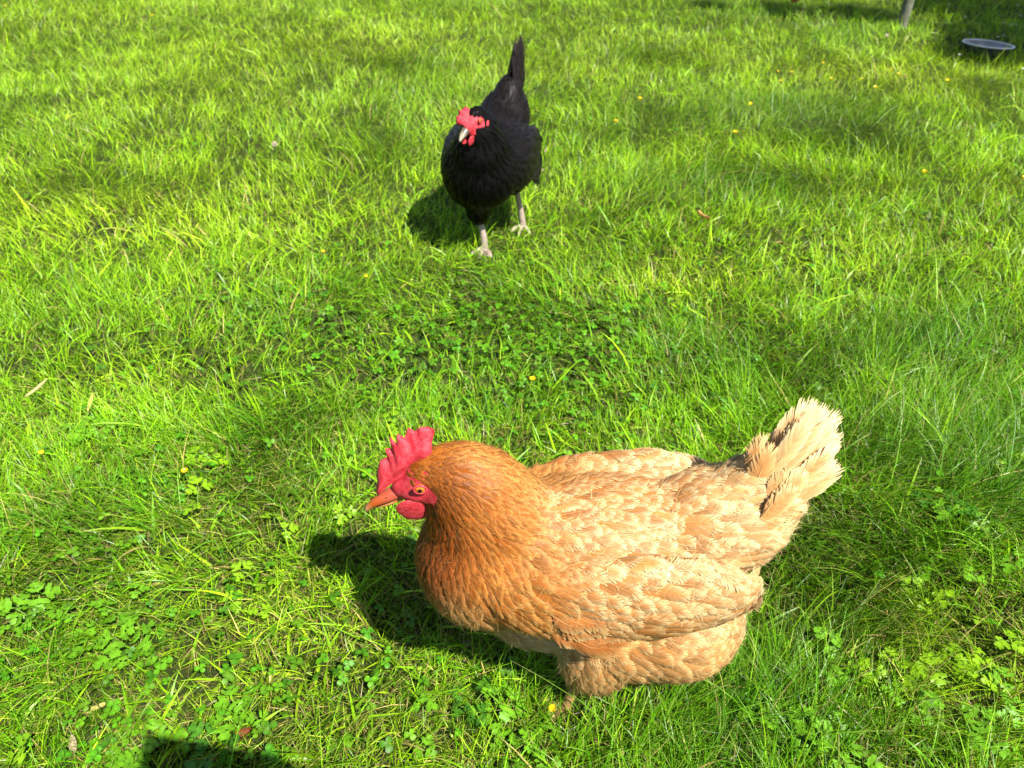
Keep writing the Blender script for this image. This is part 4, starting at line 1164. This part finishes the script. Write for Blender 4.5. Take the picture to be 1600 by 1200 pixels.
def photographer():
    """the person whose hand and phone throw the shade along the bottom edge"""
    r = empty('person', (.10, -.63, 0)); tag(r, 'person crouching behind the viewpoint in dark clothes holding a phone out', 'person')
    J = {'pelvis': (0, -.05, .42, .13), 'belly': (0, -.02, .56, .115), 'chest': (0, .06, .74, .125), 'neck': (0, .10, .90, .05), 'head': (0, .14, .99, .078), 'crown': (0, .14, 1.07, .07),
         'hipL': (-.12, -.05, .40, .085), 'kneeL': (-.17, .30, .42, .062), 'ankL': (-.15, .06, .08, .042), 'toeL': (-.17, .22, .03, .035),
         'hipR': (.12, -.05, .40, .085), 'kneeR': (.16, .26, .36, .062), 'ankR': (.16, .0, .08, .042), 'toeR': (.18, .17, .03, .035),
         'shL': (-.17, .07, .83, .055), 'elL': (-.24, .20, .58, .04), 'wrL': (-.17, .36, .50, .028), 'haL': (-.16, .42, .48, .03),
         'shR': (.17, .07, .83, .055), 'elR': (.26, .28, .66, .04), 'wrR': (.10, .52, .755, .028), 'haR': (.075, .565, .775, .028)}
    Ed = [('pelvis', 'belly'), ('belly', 'chest'), ('chest', 'neck'), ('neck', 'head'), ('head', 'crown'), ('pelvis', 'hipL'), ('hipL', 'kneeL'), ('kneeL', 'ankL'), ('ankL', 'toeL'),
          ('pelvis', 'hipR'), ('hipR', 'kneeR'), ('kneeR', 'ankR'), ('ankR', 'toeR'), ('chest', 'shL'), ('shL', 'elL'), ('elL', 'wrL'), ('wrL', 'haL'), ('chest', 'shR'), ('shR', 'elR'), ('elR', 'wrR'), ('wrR', 'haR')]
    h = J['haR']; f0 = len(J)
    for k in range(4):
        a = 'f%d' % k; J[a] = (h[0] - .022 + .004 * k, h[1] + .030, h[2] + .030 - .020 * k, .009); J[a + 'b'] = (h[0] - .050, h[1] + .018, h[2] + .030 - .020 * k, .008)
        Ed += [('haR', a), (a, a + 'b')]
    J['th'] = (h[0] - .018, h[1] - .020, h[2] + .020, .011); J['thb'] = (h[0] - .048, h[1] - .016, h[2] + .016, .009); Ed += [('haR', 'th'), ('th', 'thb')]
    nm = list(J); me = bpy.data.meshes.new('b'); me.from_pydata([J[n][:3] for n in nm], [(nm.index(a), nm.index(b)) for a, b in Ed], [])
    ob = bpy.data.objects.new('b', me); COL.objects.link(ob)
    sk = ob.modifiers.new('s', 'SKIN')
    for i, n in enumerate(nm):
        me.skin_vertices[0].data[i].radius = (J[n][3],) * 2; me.skin_vertices[0].data[i].use_root = (n == 'pelvis')
    ob.modifiers.new('u', 'SUBSURF').levels = 2
    dg = bpy.context.evaluated_depsgraph_get(); dg.update()
    m2 = bpy.data.meshes.new_from_object(ob.evaluated_get(dg)); bpy.data.objects.remove(ob)
    cloth = mat_simple('dark_clothes', (.03, .035, .05), .9, .2, noise=(40, (.045, .05, .07))); sk_ = mat_simple('skin', (.45, .26, .18), .5, .4, sss=.05)
    m2.materials.clear(); m2.materials.append(cloth); m2.materials.append(sk_)
    for p in m2.polygons:
        p.use_smooth = True; c = p.center
        if c.z > .90 or (c.y > .50): p.material_index = 1
    link_obj('body', m2, r)
    ell('hair', (0, .115, 1.06), (.088, .098, .075), (R(-15), 0, 0), mat_simple('brown_hair', (.05, .03, .02), .6, .3, bump=(200, .8, .002)), r, 4, .02)
    for s in (1, -1): ell('eye', (s * .032, .212, 1.02), (.012, .008, .010), (0, 0, 0), mat_simple('eye_white', (.7, .7, .7), .2, .5), r, 2)
    ell('nose', (0, .222, .995), (.012, .018, .020), (R(-20), 0, 0), sk_, r, 2)
    ell('mouth', (0, .212, .955), (.022, .006, .006), (0, 0, 0), M['comb'], r, 2)
    # the phone, held with its lens corner at the viewpoint
    bm = bmesh.new(); bmesh.ops.create_cube(bm, size=1, matrix=Matrix.Diagonal((.150, .008, .072, 1)))
    bmesh.ops.bevel(bm, geom=[e for e in bm.edges], offset=.003, segments=3, affect='EDGES')
    pm = bpy.data.meshes.new('phone'); bm.to_mesh(pm); bm.free(); pm.materials.append(mat_simple('phone_case', (.02, .02, .022), .4, .5))
    o = link_obj('phone', pm, None, (.070, -.040, CAM_H - .034)); o.rotation_euler = (R(-36), R(7), R(-6))
    tag(o, 'dark phone held sideways in the right hand of the crouching person', 'phone')

def shade_tree():
    """garden tree off to the right whose crown shades the lawn round the dish"""
    rng = np.random.default_rng(5)
    bx, by = 5.7, 1.7
    r = empty('tree', (bx, by, 0)); tag(r, 'leafy garden tree standing off to the right of the lawn and shading the dish', 'tree')
    bark = mat_simple('bark', (.10, .075, .05), .9, .2, noise=(12, (.17, .13, .09)), bump=(30, 1, .02))
    tube('trunk', [(0, 0, -.1), (.02, .02, .8), (-.1, .1, 1.6), (-.3, .2, 2.4)], [.15, .12, .10, .07], bark, r, 24, 14, bumpy=.03)
    clus = []
    for k, (dx, dy, dz, rr) in enumerate([(-2.15, .22, 2.9, .26), (-1.85, -.06, 2.9, .24), (-1.9, .37, 2.9, .36), (-1.93, .10, 2.9, .24), (-1.5, .22, 2.9, .40), (-1.65, .62, 2.9, .42), (-1.25, .35, 2.9, .5), (-.9, .0, 3.0, .45), (-1.3, 1.15, 2.95, .5), (-.55, .9, 3.3, .7), (-.2, .1, 3.6, .8), (.5, .5, 3.2, .7), (.2, -.6, 3.2, .6), (-.6, 1.7, 3.1, .55), (-1.9, 1.15, 2.9, .30),
         (-2.45, 1.05, 2.9, .20), (-2.85, 1.07, 2.92, .17), (-3.2, 1.15, 2.95, .12)]):
        tube('limb', [(-.15, .1, 1.7), (dx * .5, dy * .5, 2.4), (dx, dy, dz)], [.05, .035, .012], bark, r, 14, 8)
        clus.append((dx, dy, dz, rr))
    V, Q, C_ = [], [], []; off = 0
    for dx, dy, dz, rr in clus:
        n = int((7000 if rr < .55 else 2600) * rr * rr)
        p = rng.normal(0, 1, (n, 3)); p /= np.linalg.norm(p, axis=1, keepdims=True); p *= (rng.random(n) ** .4 * rr)[:, None]; p[:, 2] *= .6
        u = rng.normal(0, 1, (n, 3)); u /= np.linalg.norm(u, axis=1, keepdims=True); v = np.cross(u, rng.normal(0, 1, (n, 3))); v /= np.linalg.norm(v, axis=1, keepdims=True)
        c = p + [dx, dy, dz]; L = rng.uniform(.035, .06, (n, 1))
        V.append(np.stack([c - u * L, c + v * L * .5, c + u * L, c - v * L * .5], 1).reshape(-1, 3)); Q.append(np.arange(n * 4).reshape(-1, 4) + off); off += n * 4
        C_.append(np.repeat(np.array([[.05, .11, .015]]) * rng.uniform(.6, 1.5, (n, 1)), 4, 0))
    o = link_obj('crown', np_mesh('crown', np.concatenate(V), [np.concatenate(Q)], M['leaf'], np.concatenate(C_)), r); o['kind'] = 'stuff'
plants(); clover(); flowers(); fallen(); dish_and_post(); photographer(); shade_tree()
